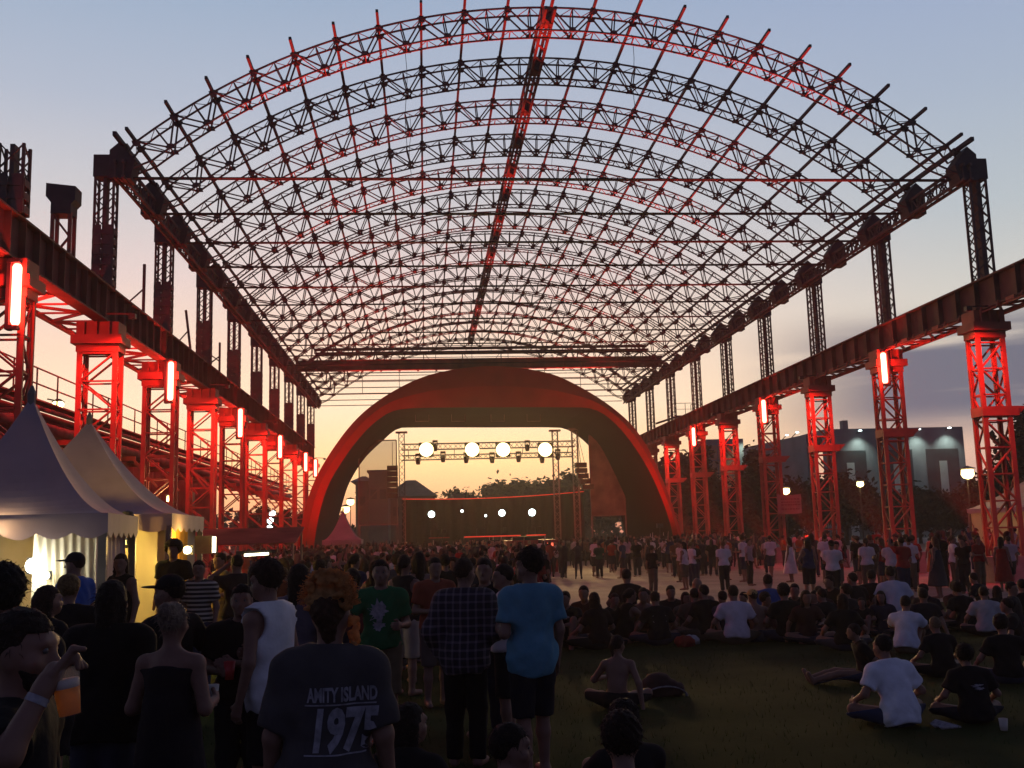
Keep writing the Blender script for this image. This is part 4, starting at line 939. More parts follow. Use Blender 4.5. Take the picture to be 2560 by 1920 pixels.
# ------------------------------------------------------------------ people: smooth blended bodies and clothes grown on a grid
V3 = lambda *a: np.array(a, float)
def nrm(v): v = np.array(v, float); return v / (np.linalg.norm(v) + 1e-9)
def ev(prims, P, k):
    d = None
    for q in prims:
        if q[0] == 'c':
            a, b, ra, rb = q[1:5]; ab = b - a; L2 = float(ab @ ab) + 1e-9
            t = np.clip(((P - a) @ ab) / L2, 0, 1); dd = np.linalg.norm(P - a - t[:, None] * ab, axis=1) - (ra + (rb - ra) * t)
            if len(q) > 5 and q[5]: dd = np.maximum(dd, ((P - b) @ ab) / math.sqrt(L2))
        else:
            c, r, Mx = q[1:4]; l = (P - c) @ Mx.T if Mx is not None else P - c
            kk = np.linalg.norm(l / r, axis=1); dd = (kk - 1) * (np.linalg.norm(l, axis=1) / np.maximum(kk, 1e-6)) if False else (kk - 1) * float(min(r)) * 1.15
        if d is None: d = dd
        else:
            h = np.clip(.5 + .5 * (d - dd) / k, 0, 1); d = d * (1 - h) + dd * h - k * h * (1 - h)
    return d
def bounds(prims, pad):
    lo, hi = [], []
    for q in prims:
        if q[0] == 'c':
            for p, r in ((q[1], q[3]), (q[2], q[4])): lo.append(p - r); hi.append(p + r)
        else: m_ = max(q[2]); lo.append(q[1] - m_); hi.append(q[1] + m_)
    return np.min(lo, 0) - pad, np.max(hi, 0) + pad
def nets(fn, lo, hi, h):
    n = np.ceil((hi - lo) / h).astype(int) + 2
    ax = [lo[i] + h * (np.arange(n[i]) - .5) for i in range(3)]
    G = np.stack(np.meshgrid(*ax, indexing='ij'), -1).reshape(-1, 3)
    F = fn(G).reshape(n); S_ = F < 0
    c = n - 1; acc = np.zeros(tuple(c) + (3,)); cnt = np.zeros(tuple(c))
    idx = np.stack(np.meshgrid(*[np.arange(i) for i in c], indexing='ij'), -1).astype(float)
    for a in range(3):
        o = [i for i in range(3) if i != a]
        for u in (0, 1):
            for v in (0, 1):
                off0 = [0, 0, 0]; off0[o[0]] = u; off0[o[1]] = v; off1 = list(off0); off1[a] = 1
                s0 = tuple(slice(off0[i], off0[i] + c[i]) for i in range(3)); s1 = tuple(slice(off1[i], off1[i] + c[i]) for i in range(3))
                f0, f1 = F[s0], F[s1]; m_ = (f0 < 0) != (f1 < 0)
                t = np.where(m_, f0 / np.where(f0 == f1, 1, f0 - f1), 0)
                p = np.zeros(tuple(c) + (3,)); p[..., a] = t; p[..., o[0]] = u; p[..., o[1]] = v
                acc += p * m_[..., None]; cnt += m_
    act = cnt > 0; vid = -np.ones(tuple(c), int); vid[act] = np.arange(act.sum())
    vs = (idx[act] + acc[act] / cnt[act][:, None]) * h + (lo - .5 * h)
    fs = []
    for a in range(3):
        o = [(a + 1) % 3, (a + 2) % 3]
        sl = [slice(None)] * 3; sl[a] = slice(0, n[a] - 1); s2 = list(sl); s2[a] = slice(1, n[a])
        A, B = S_[tuple(sl)], S_[tuple(s2)]
        for flip in (False, True):
            m_ = (A & ~B) if not flip else (~A & B)
            q = np.argwhere(m_); q = q[(q[:, o[0]] > 0) & (q[:, o[1]] > 0) & (q[:, o[0]] < n[o[0]] - 1) & (q[:, o[1]] < n[o[1]] - 1)]
            if not len(q): continue
            def g_(d0, d1): r = q.copy(); r[:, o[0]] += d0; r[:, o[1]] += d1; return vid[r[:, 0], r[:, 1], r[:, 2]]
            f = np.stack([g_(-1, -1), g_(0, -1), g_(0, 0), g_(-1, 0)], 1)
            fs.append(f[:, ::-1] if flip else f)
    fs = np.concatenate(fs) if fs else np.zeros((0, 4), int)
    return vs, fs[(fs >= 0).all(1)]
def np_mesh(name, parts, mats, mids=None):
    o = 0; V, F_, MI = [], [], []
    for k, (v, f) in enumerate(parts): V.append(v); F_.append(f + o); o += len(v); MI += [mids[k] if mids else 0] * len(f)
    V = np.concatenate(V); F_ = np.concatenate(F_)
    me = bpy.data.meshes.new(name); me.from_pydata(V.tolist(), [], F_.tolist())
    for m in mats: me.materials.append(m)
    me.polygons.foreach_set('use_smooth', [True] * len(F_)); me.polygons.foreach_set('material_index', MI); me.update(); return me

ARMS = {  # elbow and wrist for the right arm (x>0), metres for a 1.75 m adult facing +Y
    'down': (V3(.245, -.02, 1.13), V3(.255, .05, .885)), 'cup': (V3(.25, -.02, 1.13), V3(.17, .25, 1.14)), 'cuphigh': (V3(.25, .08, 1.16), V3(.12, .27, 1.34)),
    'hips': (V3(.38, -.08, 1.16), V3(.20, .03, 1.03)), 'fold': (V3(.24, .10, 1.14), V3(-.06, .24, 1.19)), 'up': (V3(.30, .12, 1.60), V3(.22, .16, 1.86)),
    'pocket': (V3(.29, -.06, 1.14), V3(.205, .06, .92)), 'out': (V3(.36, .10, 1.18), V3(.46, .30, 1.08)), 'shade': (V3(.33, .16, 1.44), V3(.10, .17, 1.60)), 'back': (V3(.27, -.10, 1.14), V3(.05, -.19, 1.00))}
def stand(aL='down', aR='down', step=.0, lean=(0, 0), yaw=0, pitch=0, wide=.0, fem=False, twist=0):
    J = {}; lx, ly = lean
    sh = .165 if fem else .185
    J['pel'] = V3(0, 0, .95); J['waist'] = V3(lx * .35, ly * .35, 1.12); J['chest'] = V3(lx * .7, ly * .7, 1.30); J['neck'] = V3(lx, ly, 1.475); J['head'] = V3(lx * 1.15, ly * 1.2 + .025, 1.635)
    for s, n, a in ((-1, 'L', aL), (1, 'R', aR)):
        J['sh' + n] = V3(s * sh + lx * .9, ly * .9, 1.395)
        e, w = ARMS[a]; f = V3(s, 1, 1); hh = .8 if not fem else .74
        J['el' + n] = e * f * V3(.95 if fem else 1, 1, 1) + V3(lx * .8, ly * .8, 0); J['wr' + n] = w * f + V3(lx * .7, ly * .7, 0)
        st = step * s
        J['hip' + n] = V3(s * .092, 0, .92); J['kn' + n] = V3(s * (.10 + wide * .5), st * .5 + .015, .50); J['an' + n] = V3(s * (.10 + wide), st - .02 , .085); J['toe' + n] = J['an' + n] + V3(s * .035, .17, -.045)
        J['bend' + n] = a
    J['yaw'], J['pitch'], J['fem'] = yaw, pitch, fem; J['sit'] = False
    return J
def sit(kind='cross', yaw=0, pitch=0, lean=.10, fem=False, side=0, arms=None):
    J = {}; sh = .165 if fem else .185
    J['pel'] = V3(0, 0, .13); J['waist'] = V3(side * .2, lean * .2 - .02, .30); J['chest'] = V3(side * .6, lean * .6, .47); J['neck'] = V3(side, lean, .64); J['head'] = V3(side * 1.2, lean * 1.35 + .03, .79)
    for s, n in ((-1, 'L'), (1, 'R')):
        J['sh' + n] = V3(s * sh + side * .9, lean * .85, .555); J['hip' + n] = V3(s * .10, .02, .12)
        if kind == 'cross': J['kn' + n] = V3(s * .38, .27, .17); J['an' + n] = V3(-s * .05, .40 + .05 * s, .08); J['toe' + n] = J['an' + n] + V3(-s * .15, .02, -.02)
        elif kind == 'knees': J['kn' + n] = V3(s * .16, .38, .47); J['an' + n] = V3(s * .13, .58, .085); J['toe' + n] = J['an' + n] + V3(s * .03, .18, -.04)
        elif kind == 'out': J['kn' + n] = V3(s * .14, .46, .18); J['an' + n] = V3(s * .14, .88, .08); J['toe' + n] = J['an' + n] + V3(s * .04, .06, .12)
        a = arms if arms else {'cross': 'knee', 'knees': 'hug', 'out': 'back'}[kind]
        if a == 'knee': J['el' + n] = V3(s * .33, .10, .34); J['wr' + n] = V3(s * .33, .30, .25)
        elif a == 'hug': J['el' + n] = V3(s * .28, .24, .42); J['wr' + n] = V3(s * .06, .47, .40)
        elif a == 'back': J['el' + n] = V3(s * .26, -.12, .34); J['wr' + n] = V3(s * .30, -.30, .07)
        elif a == 'mixed': J['el' + n], J['wr' + n] = (V3(s * .28, -.06, .34), V3(s * .32, -.10, .07)) if s > 0 else (V3(s * .30, .14, .36), V3(s * .16, .38, .36))
        J['bend' + n] = a
    J['yaw'], J['pitch'], J['fem'] = yaw, pitch, fem; J['sit'] = True
    return J
def head_frame(J):
    cy, sy, cp, sp = math.cos(J['yaw']), math.sin(J['yaw']), math.cos(J['pitch']), math.sin(J['pitch'])
    fwd = V3(-sy * cp, cy * cp, sp); rt = V3(cy, sy, 0); up = np.cross(rt, fwd); return np.stack([rt, fwd, up])   # rows
def torso(J, s=1.0):
    f = J['fem']; sp = nrm(J['neck'] - J['pel']); rt = nrm(J['shR'] - J['shL']); fw = nrm(np.cross(sp, rt)); Mx = np.stack([rt, fw, sp]); m_ = .9 if f else 1.
    return [('e', J['chest'], V3(.165 * m_, .112, .20), Mx), ('e', J['waist'], V3(.14 * m_, .10, .19), Mx), ('e', J['pel'] + sp * .03, V3(.165, .118, .13), Mx),
            ('c', J['shL'], J['shR'], .058 * m_, .058 * m_), ('c', J['neck'] - sp * .035, J['shL'], .052, .05 * m_), ('c', J['neck'] - sp * .035, J['shR'], .052, .05 * m_)]
def hand(wr, elb, s, grip, relaxed=.5, res=1.):
    f = nrm(wr - elb); n = V3(-s, 0, 0) - f * (V3(-s, 0, 0) @ f)
    if np.linalg.norm(n) < .3: n = V3(0, 0, -1) - f * (V3(0, 0, -1) @ f)
    n = nrm(n); l = nrm(np.cross(f, n)); l = l if l @ V3(0, 1, .4) > 0 else -l
    P = [('c', wr - f * .03, wr + f * .03, .027, .026), ('e', wr + f * .055, V3(.040, .046, .016), np.stack([l, f, n]))]
    ln = (.037, .042, .039, .03); c1, c2 = (1.2, 2.2) if grip else (relaxed, relaxed * 1.9)
    for k in range(4):
        b = wr + f * (.094 - abs(k - 1.4) * .004) + l * (.030 - k * .020); d1 = f * math.cos(c1) + n * math.sin(c1); d2 = f * math.cos(c2) + n * math.sin(c2)
        m_ = b + d1 * ln[k]; P += [('c', b, m_, .0098, .009), ('c', m_, m_ + d2 * ln[k] * .95, .009, .0072)]
    t = wr + f * .028 + l * .032; m_ = t + nrm(f * .7 + l * .6 + n * .5) * .042; P += [('c', t - l * .012, m_, .0125, .0105), ('c', m_, m_ + nrm(f * .8 + n * .6) * .03, .0105, .0085)]
    return P
def skin_prims(J, hands=True, hi=False):
    H = head_frame(J); c = J['head']; W = lambda x, y, z: c + V3(x, y, z) @ H
    P = [('e', c + V3(0, -.008, .02) @ H, V3(.074, .094, .098), H), ('e', W(0, .022, -.055), V3(.056, .066, .066), H), ('c', J['neck'] - V3(0, 0, .03), W(0, -.012, -.05), .058 if not J['fem'] else .05, .054),
         ('c', W(0, .082, .012), W(0, .106, -.028), .010, .015), ('e', W(0, .075, -.092), V3(.022, .02, .018), H), ('e', W(.074, -.005, -.012), V3(.012, .022, .034), H), ('e', W(-.074, -.005, -.012), V3(.012, .022, .034), H),
         ('c', W(-.04, .078, .032), W(.04, .078, .032), .014, .014)]
    if hi: P += [('c', W(-.02, .090, -.062), W(.02, .090, -.062), .008, .008), ('e', W(.045, .055, -.03), V3(.025, .025, .025), H), ('e', W(-.045, .055, -.03), V3(.025, .025, .025), H)]
    P += torso(J)
    for n, s in (('L', -1), ('R', 1)):
        P += [('c', J['sh' + n], J['el' + n], .052, .041), ('c', J['el' + n], J['wr' + n], .042, .028), ('c', J['hip' + n], J['kn' + n], .088, .056), ('c', J['kn' + n], (J['kn' + n] * .62 + J['an' + n] * .38), .054, .056),
              ('c', (J['kn' + n] * .62 + J['an' + n] * .38), J['an' + n], .055, .038), ('c', J['an' + n] - V3(0, .02, .03), J['toe' + n], .044, .034)]
        if hands:
            f = nrm(J['wr' + n] - J['el' + n]); P.append(('c', J['wr' + n], J['wr' + n] + f * .12, .03, .02))
    return P
def wrinkle(P, a, sd):
    return a * (np.sin(P[:, 2] * 31 + 7 * np.sin(P[:, 0] * 9 + sd) + sd) * .5 + np.sin(P[:, 0] * 23 + P[:, 2] * 17 + 5 * np.sin(P[:, 1] * 13 + sd)) * .35 + np.sin(P[:, 2] * 55 + P[:, 0] * 38 * math.cos(sd) + sd * 3) * .2)
def shirt_mesh(J, h, sleeve=.62, hem=-.03, loose=.016, sd=0., tank=False):
    P = torso(J); sp = nrm(J['neck'] - J['pel']); rt = nrm(J['shR'] - J['shL']); fw = nrm(np.cross(sp, rt))
    P.append(('e', J['pel'] + sp * (.02 if J['sit'] else -.02), V3(.188, .145, .20), np.stack([rt, fw, sp])))
    if not tank:
        for n in 'LR':
            if sleeve <= 1: e = J['sh' + n] + (J['el' + n] - J['sh' + n]) * sleeve; P.append(('c', J['sh' + n], e, .056, .060, True))
            else:
                P.append(('c', J['sh' + n], J['el' + n], .058, .050)); e = J['el' + n] + (J['wr' + n] - J['el' + n]) * (sleeve - 1); P.append(('c', J['el' + n], e, .050, .042, True))
    lo, hi = bounds(P, .06)
    nk, pl = J['neck'], J['pel']
    def fn(G):
        d = ev(P, G, .05) - loose - wrinkle(G, .0085, sd) * np.clip(1.25 - ((G - pl) @ sp) / .6, .25, 1.2)
        d = np.maximum(d, (pl - G) @ sp + hem - .01 * np.sin(G[:, 0] * 16 + sd))
        d = np.maximum(d, ((G - nk) @ sp) - .035)
        r_ = np.linalg.norm(G - (nk + sp * .035 + fw * .02), axis=1) - .073; d = np.maximum(d, -r_)
        if tank:
            for n in 'LR': d = np.maximum(d, .118 - np.linalg.norm(G - (J['sh' + n] * 1. + (J['sh' + n] - (J['shL'] + J['shR']) / 2) * .28 - sp * .03), axis=1))
        return d
    return nets(fn, lo, hi, h)
def pants_mesh(J, h, length=1.0, loose=.016, sd=0.):
    sp = nrm(J['neck'] - J['pel']); rt = nrm(J['shR'] - J['shL']); fw = nrm(np.cross(sp, rt)); Mx = np.stack([rt, fw, sp])
    P = [('e', J['pel'] + sp * .02, V3(.165, .12, .13), Mx)]
    for n in 'LR':
        hp, kn, an = J['hip' + n], J['kn' + n], J['an' + n]
        if length <= .5: P.append(('c', hp, kn + (hp - kn) * .0 + (an - kn) * (length - .42), .096, .074, True)) if length >= .42 else P.append(('c', hp, hp + (kn - hp) * (length / .42), .095, .080, True))
        else: P += [('c', hp, kn, .094, .064), ('c', kn, kn + (an - kn) * min(1, (length - .5) * 2 * .97), .063, .056, True)]
    lo, hi = bounds(P, .05)
    def fn(G):
        d = ev(P, G, .045) - loose - wrinkle(G, .004, sd + 2); return np.maximum(d, (G - J['pel']) @ sp - (.09 if J['sit'] else .06))
    return nets(fn, lo, hi, h)
def dress_mesh(J, h, length=.62, sd=0., loose=.012):
    P = torso(J)[:4] + [('c', J['waist'], V3(0, 0, J['pel'][2] - length), .145, .27), ('c', J['waist'], V3(0, .06, J['pel'][2] - length), .13, .23)]
    lo, hi = bounds(P, .06); sp = nrm(J['neck'] - J['pel'])
    def fn(G):
        d = ev(P, G, .05) - loose - .010 * np.sin(np.arctan2(G[:, 1], G[:, 0]) * 13 + sd) * np.clip(1.0 - G[:, 2], 0, 1); d = np.maximum(d, J['pel'][2] - length + .02 - G[:, 2])
        return np.maximum(d, (G - J['chest']) @ sp - .085 - .012 * np.cos(G[:, 0] * 22))
    return nets(fn, lo, hi, h)
def hair_mesh(J, h, style, sd=0.):
    H = head_frame(J); c = J['head']; W = lambda x, y, z: c + V3(x, y, z) @ H
    if style == 'bald': return None
    P = [('e', W(0, -.016, .034), V3(.084, .102, .100), H)]; amp = .006; cut = True
    if style in ('long', 'longfront'): P += [('c', W(0, -.07, .0), W(0, -.085, -.22), .070, .06), ('c', W(-.06, -.03, .0), W(-.075, -.03, -.20), .034, .03), ('c', W(.06, -.03, .0), W(.075, -.03, -.20), .034, .03)]; amp = .009
    if style == 'pony': P += [('c', W(0, -.10, .05), W(0, -.15, .0), .036, .03), ('c', W(0, -.15, .0), W(0, -.13, -.13), .032, .014)]
    if style == 'bun': P += [('e', W(0, -.10, .085), V3(.05, .05, .05), H)]
    if style == 'afro': P = [('e', W(0, -.02, .055), V3(.135, .13, .125), H)]; amp = .018
    if style == 'big': P = [('e', W(0, -.02, .05), V3(.105, .115, .115), H)]; amp = .014
    lo, hi = bounds(P, .05)
    def fn(G):
        l = (G - c) @ H.T
        d = ev(P, G, .03) - amp * (np.sin(l[:, 0] * 95 + 3 * np.sin(l[:, 2] * 70 + sd)) * np.sin(l[:, 1] * 88 + sd) * np.sin(l[:, 2] * 92 + 1)) - amp * .5 * np.sin(l[:, 0] * 190 + l[:, 2] * 150 + sd)
        reg = np.maximum(.030 + .10 * np.clip(-l[:, 2], 0, .1) * 0 - l[:, 1] - .25 * np.clip(.05 - l[:, 2], 0, .2), l[:, 2] - .060); d = np.maximum(d, -reg)
        if style not in ('long', 'longfront', 'pony'): d = np.maximum(d, -.062 - l[:, 2] - .25 * np.clip(l[:, 1], 0, 1))
        return d
    return nets(fn, lo, hi, h)
def cap_mesh(J, h):
    H = head_frame(J); c = J['head']; W = lambda x, y, z: c + V3(x, y, z) @ H
    P = [('e', W(0, -.01, .045), V3(.088, .106, .092), H)]; Q = [('e', W(0, .13, .045), V3(.075, .085, .012), H)]
    lo, hi = bounds(P + Q, .03)
    def fn(G):
        l = (G - c) @ H.T; return np.minimum(np.maximum(ev(P, G, .02), .028 - l[:, 2]), ev(Q, G, .02))
    return nets(fn, lo, hi, h)
def body_mesh(J, h, hi=False):
    P = skin_prims(J, hands=not hi, hi=hi); lo, hi_ = bounds(P, .03); H = head_frame(J); c = J['head']
    def fn(G):
        d = ev(P, G, .028)
        if hi:
            for s in (-1, 1):
                e = c + V3(s * .031, .092, .008) @ H; d = np.maximum(d, .012 - np.linalg.norm(G - e, axis=1))
                l = (G - c - V3(0, .098, -.062) @ H) @ H.T; d = np.maximum(d, .0045 - np.linalg.norm(l * V3(.22, .6, 1), axis=1))
        return d
    parts = [nets(fn, lo, hi_, h)]
    if hi:
        for n, s in (('L', -1), ('R', 1)):
            hp = hand(J['wr' + n], J['el' + n], s, J['bend' + n] in ('cup', 'cuphigh', 'grip')); a, b = bounds(hp, .02); parts.append(nets(lambda G: ev(hp, G, .012), a, b, .0055))
    return parts

def scaleJ(J, s):
    return {k: (v * s if isinstance(v, np.ndarray) else v) for k, v in J.items()}
def person(label, x, y, rz, J, top, bottom, hair=('short', (.02, .014, .010)), z=None, s=1.0, h=.02, hi=False, group=None, cap=None, top_col=(.02, .02, .02), bot_col=(.02, .02, .03), top_mat=None, skin=None, sd=None, sleeve=.62, hem=-.03, loose=.016):
    sd = sd if sd is not None else rnd.uniform(0, 6)
    root = link('person', np_mesh('person_body', body_mesh(J, h, hi), [skin or M['skin']]), None, (x, y, gz(y) if z is None else z), rz)
    root.scale = (s, s, s); tag(root, label, 'person', group)
    def ch(nm, geo, m, col):
        if geo is None or len(geo[1]) == 0: return None
        o = link(nm, np_mesh(nm, [geo], [m]), root); o.color = tuple(col) + (1,); return o
    out = {}
    if top == 'dress': out['dress'] = ch('dress', dress_mesh(J, h, sd=sd), M['cloth'], top_col)
    elif top != 'none': out['shirt'] = ch('tank_top' if top == 'tank' else 'shirt', shirt_mesh(J, h, sleeve=1.85 if top == 'long' else sleeve, sd=sd, tank=top == 'tank', hem=hem, loose=loose), top_mat or M['cloth'], top_col)
    if bottom: out['pants'] = ch('shorts' if bottom == 'shorts' else 'trousers', pants_mesh(J, h, .44 if bottom == 'shorts' else 1.0, sd=sd), M['cloth'], bot_col)
    if hair: out['hair'] = ch('hair', hair_mesh(J, min(h, .016), hair[0], sd), M['hair'], hair[1])
    if hi and hair and out['hair'] is not None:
        me = out['hair'].data; b = MB(); R_ = random.Random(int(sd * 1000)); n_ = len(me.vertices)
        for _ in range(320):
            v = me.vertices[R_.randrange(n_)]; p0 = V3(*v.co); nn = V3(*v.normal); dn = V3(R_.uniform(-1, 1), R_.uniform(-1, .4), R_.uniform(-1, .3)); l = R_.uniform(.012, .034)
            p1 = p0 + (nn * .5 + dn * .7) * l * .6; p2 = p1 + (nn * .1 + dn - V3(0, 0, .5)) * l * .5
            b.tube(p0 - nn * .004, p1, .0016, .0012, n=3, cap=False); b.tube(p1, p2, .0012, .0005, n=3, cap=False)
        q = b.build('loose_hair', M['hair'], root); q.color = tuple(c_ * 1.4 for c_ in hair[1]) + (1,)
    if cap: out['cap'] = ch('cap', cap_mesh(J, min(h, .016)), M['cloth'], cap)
    if hi:
        H = head_frame(J); b = MB()
        for q in (-1, 1): b.lathe([(0, -.011), (.008, -.008), (.011, 0), (.008, .008), (0, .011)], c=tuple(J['head'] + V3(q * .031, .081, .008) @ H), n=8)
        b.build('eyes', M['eye'], root, smooth=True)
    root['_t'] = 1; del root['_t']
    return root, out
M['eye'] = mat('eye', (.10, .085, .08), .3, 0, .1, 20)
def print_on(shirt, root, J, polys, name='print', side=-1, off=.004, mname='print', y0=None):
    """lay flat outlines (x, z in body space) on the back (-1) or the chest (+1) of a shirt as one thin mesh"""
    me = shirt.data; bv = BVHTree.FromPolygons([v.co for v in me.vertices], [tuple(p.vertices) for p in me.polygons])
    V, F_ = [], []
    for vs, fs in polys:
        o = len(V); ok = True; loc = []
        for (a, c) in vs:
            hit = bv.ray_cast(Vector((a, side * 1.0, c)), Vector((0, -side, 0)))
            loc.append((hit[0] + Vector((0, side * off, 0))) if hit[0] is not None else None)
        good = [i for i, q in enumerate(loc) if q is not None]; mp = {i: o + k for k, i in enumerate(good)}
        V += [tuple(loc[i]) for i in good]; F_ += [tuple(mp[i] for i in f) for f in fs if all(i in mp for i in f)]
    m2 = bpy.data.meshes.new(name); m2.from_pydata(V, [], F_); m2.materials.append(M[mname]); m2.update()
    return link(name, m2, shirt)
def text_poly(txt, size, cx, cz, flip=1, shear=0., sx=1., bold=.0):
    cu = bpy.data.curves.new('txt', 'FONT'); cu.body = txt; cu.size = size; cu.align_x = 'CENTER'; cu.shear = shear; cu.offset = bold; cu.resolution_u = 3
    o = bpy.data.objects.new('txt', cu); COL.objects.link(o); dg = bpy.context.evaluated_depsgraph_get(); me = bpy.data.meshes.new_from_object(o.evaluated_get(dg))
    import bmesh
    bm = bmesh.new(); bm.from_mesh(me); bmesh.ops.triangulate(bm, faces=bm.faces[:])
    for _ in range(3):
        es = [e for e in bm.edges if e.calc_length() > size * .22]
        if es: bmesh.ops.subdivide_edges(bm, edges=es, cuts=1); bmesh.ops.triangulate(bm, faces=bm.faces[:])
    bm.verts.index_update(); vs = [(flip * v.co.x * sx + cx, v.co.y + cz) for v in bm.verts]; fs = [tuple(v.index for v in f.verts) for f in bm.faces]; bm.free()
    bpy.data.objects.remove(o); bpy.data.curves.remove(cu); bpy.data.meshes.remove(me)
    return vs, fs
def blob_poly(cx, cz, rx, rz_, n=26, sd=1, rough=.25):
    r_ = random.Random(sd); vs = [(cx, cz)]; 
    for ring in (.5, 1.):
        for k in range(n):
            t = 6.283 * k / n; rr_ = ring * (1 + (r_.uniform(-rough, rough) if ring == 1 else 0)); vs.append((cx + rx * rr_ * math.cos(t), cz + rz_ * rr_ * math.sin(t)))
    fs = [(0, 1 + k, 1 + (k + 1) % n) for k in range(n)] + [(1 + k, 1 + n + k, 1 + n + (k + 1) % n, 1 + (k + 1) % n) for k in range(n)]
    return vs, fs

def spot_xy(px, py, Y):                     # where a head top seen at (px, py) stands, and how tall that makes the figure
    q = at2(px, py, Y); return float(q[0]), Y, float(q[2]) - gz(Y)
R90 = rad(90)
BLK, WHT, NVY = (.012, .011, .012), (.62, .60, .62), (.018, .022, .035)
DK = ('short', (.018, .011, .008))

# --- the curly haired person seen from behind, printed shirt
x, y, hh = spot_xy(703, 1262, 4.5)
J = stand('down', 'down', lean=(.015, .02), yaw=-.25, pitch=-.05, fem=True)
p, o = person('person seen from behind with curls painted orange as rim light and printed grey shirt', x, y, -.06, J, 'tee', 'long', None, s=hh / 1.76, h=.011, hi=True, top_col=(.060, .052, .054), bot_col=NVY, hem=-.10, loose=.024, sleeve=.8)
polys = [text_poly('AMITY ISLAND', .078, .085, 1.285, sx=.56, bold=.003), text_poly('1975', .225, .085, 1.095, shear=.18, sx=.62, bold=.010), text_poly('AMITY ISLAND', .05, .03, 1.0, sx=.9, bold=.001)]
# thin bars above and below the number
for z_ in (1.268, 1.072): polys.append(([(-.07 + .0155 * i, z_ + d) for i in range(20) for d in (0, .006)], [(2 * i, 2 * i + 2, 2 * i + 3, 2 * i + 1) for i in range(19)]))
print_on(o['shirt'], p, J, polys[:2] + polys[3:], 'shirt_print')
H = head_frame(J); c = J['head']; rr = random.Random(2); P = []
for k in range(230):
    t = rr.uniform(-1.9, 1.9); rad_ = rr.uniform(.2, 1.); zz = rr.uniform(.02, .17)
    q = V3(math.sin(t) * .095 * rad_, rr.uniform(-.10, .06) , .05 + .115 * math.cos(t) * rad_ ** .3 * 1.05)
    if q[1] > .02 and q[2] < .06: continue
    P.append(('c', c + q @ H, c + (q + V3(rr.uniform(-.02, .02), rr.uniform(-.02, .02), rr.uniform(-.005, .025))) @ H, rr.uniform(.010, .020), .008))
P += [('e', c + V3(0, -.03, .05) @ H, V3(.075, .085, .09), H)]
for k in range(26): q = V3(.10 + rr.uniform(-.015, .02), .02 + rr.uniform(-.03, .03), -.02 - rr.uniform(0, .13)); P.append(('c', c + q @ H, c + (q + V3(rr.uniform(-.01, .01), 0, -.02)) @ H, rr.uniform(.009, .017), .008))
a, b_ = bounds(P, .02); v_, f_ = nets(lambda G: ev(P, G, .006), a, b_, .0062)
hr = link('hair', np_mesh('hair', [(v_, f_)], [M['curl']]), p)
P2_ = [('e', c + V3(0, -.03, .025) @ H, V3(.082, .092, .088), H), ('c', c + V3(.01, -.085, .0) @ H, c + V3(.015, -.055, -.10) @ H, .055, .03)]; a, b_ = bounds(P2_, .02)
v_, f_ = nets(lambda G: np.maximum(ev(P2_, G, .03) - .004 * np.sin(G[:, 0] * 160) * np.sin(G[:, 2] * 150), (((G - c) @ H.T)[:, 1] - .03)), a, b_, .008); link('hair_back', np_mesh('hair_back', [(v_, f_)], [M['hair']]), p).color = (.05, .022, .012, 1)
b = MB()
for k in range(520):
    t = rr.uniform(-1.7, 1.7); q = V3(math.sin(t) * .105, rr.uniform(-.10, .05), .05 + .125 * math.cos(t)); ph = rr.uniform(0, 6); sg = rr.choice((-1, 1)); pts = []
    for i in range(9): pts.append(c + (q * (.95 + .015 * i) + V3(math.cos(ph + sg * i * 1.1), math.sin(ph + sg * i * 1.1), .5 * math.sin(ph + i)) * .008) @ H)
    for i in range(8): b.tube(pts[i], pts[i + 1], .0011, n=3, cap=False)
b.build('loose_curls', M['curl'], p)

# --- man drinking at the bottom left corner
x, y, hh = spot_xy(38, 1322, 3.35)
J = stand('down', 'down', yaw=-.12, pitch=-.06)
s_ = hh / 1.755
# right side of a man facing +X is -Y (towards the camera): his right hand lifts the cup
cup_p = at2(145, 1494, 3.16)
inv = lambda q: (lambda d: V3(d @ V3(0, -1, 0), d @ V3(1, 0, 0), d[2]) / s_)(np.array([q[0] - x, q[1] - y, q[2] - gz(y)]))
cl = inv(cup_p); wl = inv(at2(92, 1490, 3.12)); elb = inv(at2(14, 1632, 3.06))
J['wrR'] = wl; J['elR'] = elb; J['bendR'] = 'custom'; J['bendL'] = 'down'; J['shR'] = J['shR'] + V3(.0, .03, .0)
beard_c = (.02, .012, .008)
p, o = person('man in the bottom left corner in a dark printed shirt lifting a beer', x, y, -R90, J, 'tee', 'long', ('short', (.026, .015, .010)), s=s_, h=.010, hi=True, top_col=BLK, bot_col=NVY, sleeve=.75)
H = head_frame(J); c = J['head']; P = [('e', c + V3(0, .045, -.085) @ H, V3(.050, .056, .042), H), ('c', c + V3(.055, .01, -.03) @ H, c + V3(.04, .055, -.08) @ H, .016, .02), ('c', c + V3(-.055, .01, -.03) @ H, c + V3(-.04, .055, -.08) @ H, .016, .02), ('c', c + V3(-.03, .096, -.048) @ H, c + V3(.03, .096, -.048) @ H, .008, .008)]
a, b_ = bounds(P, .02); v_, f_ = nets(lambda G: ev(P, G, .02) - .0025 * np.sin(G[:, 0] * 300) * np.sin(G[:, 2] * 280), a, b_, .006); link('beard', np_mesh('beard', [(v_, f_)], [M['hair']]), p).color = beard_c + (1,)
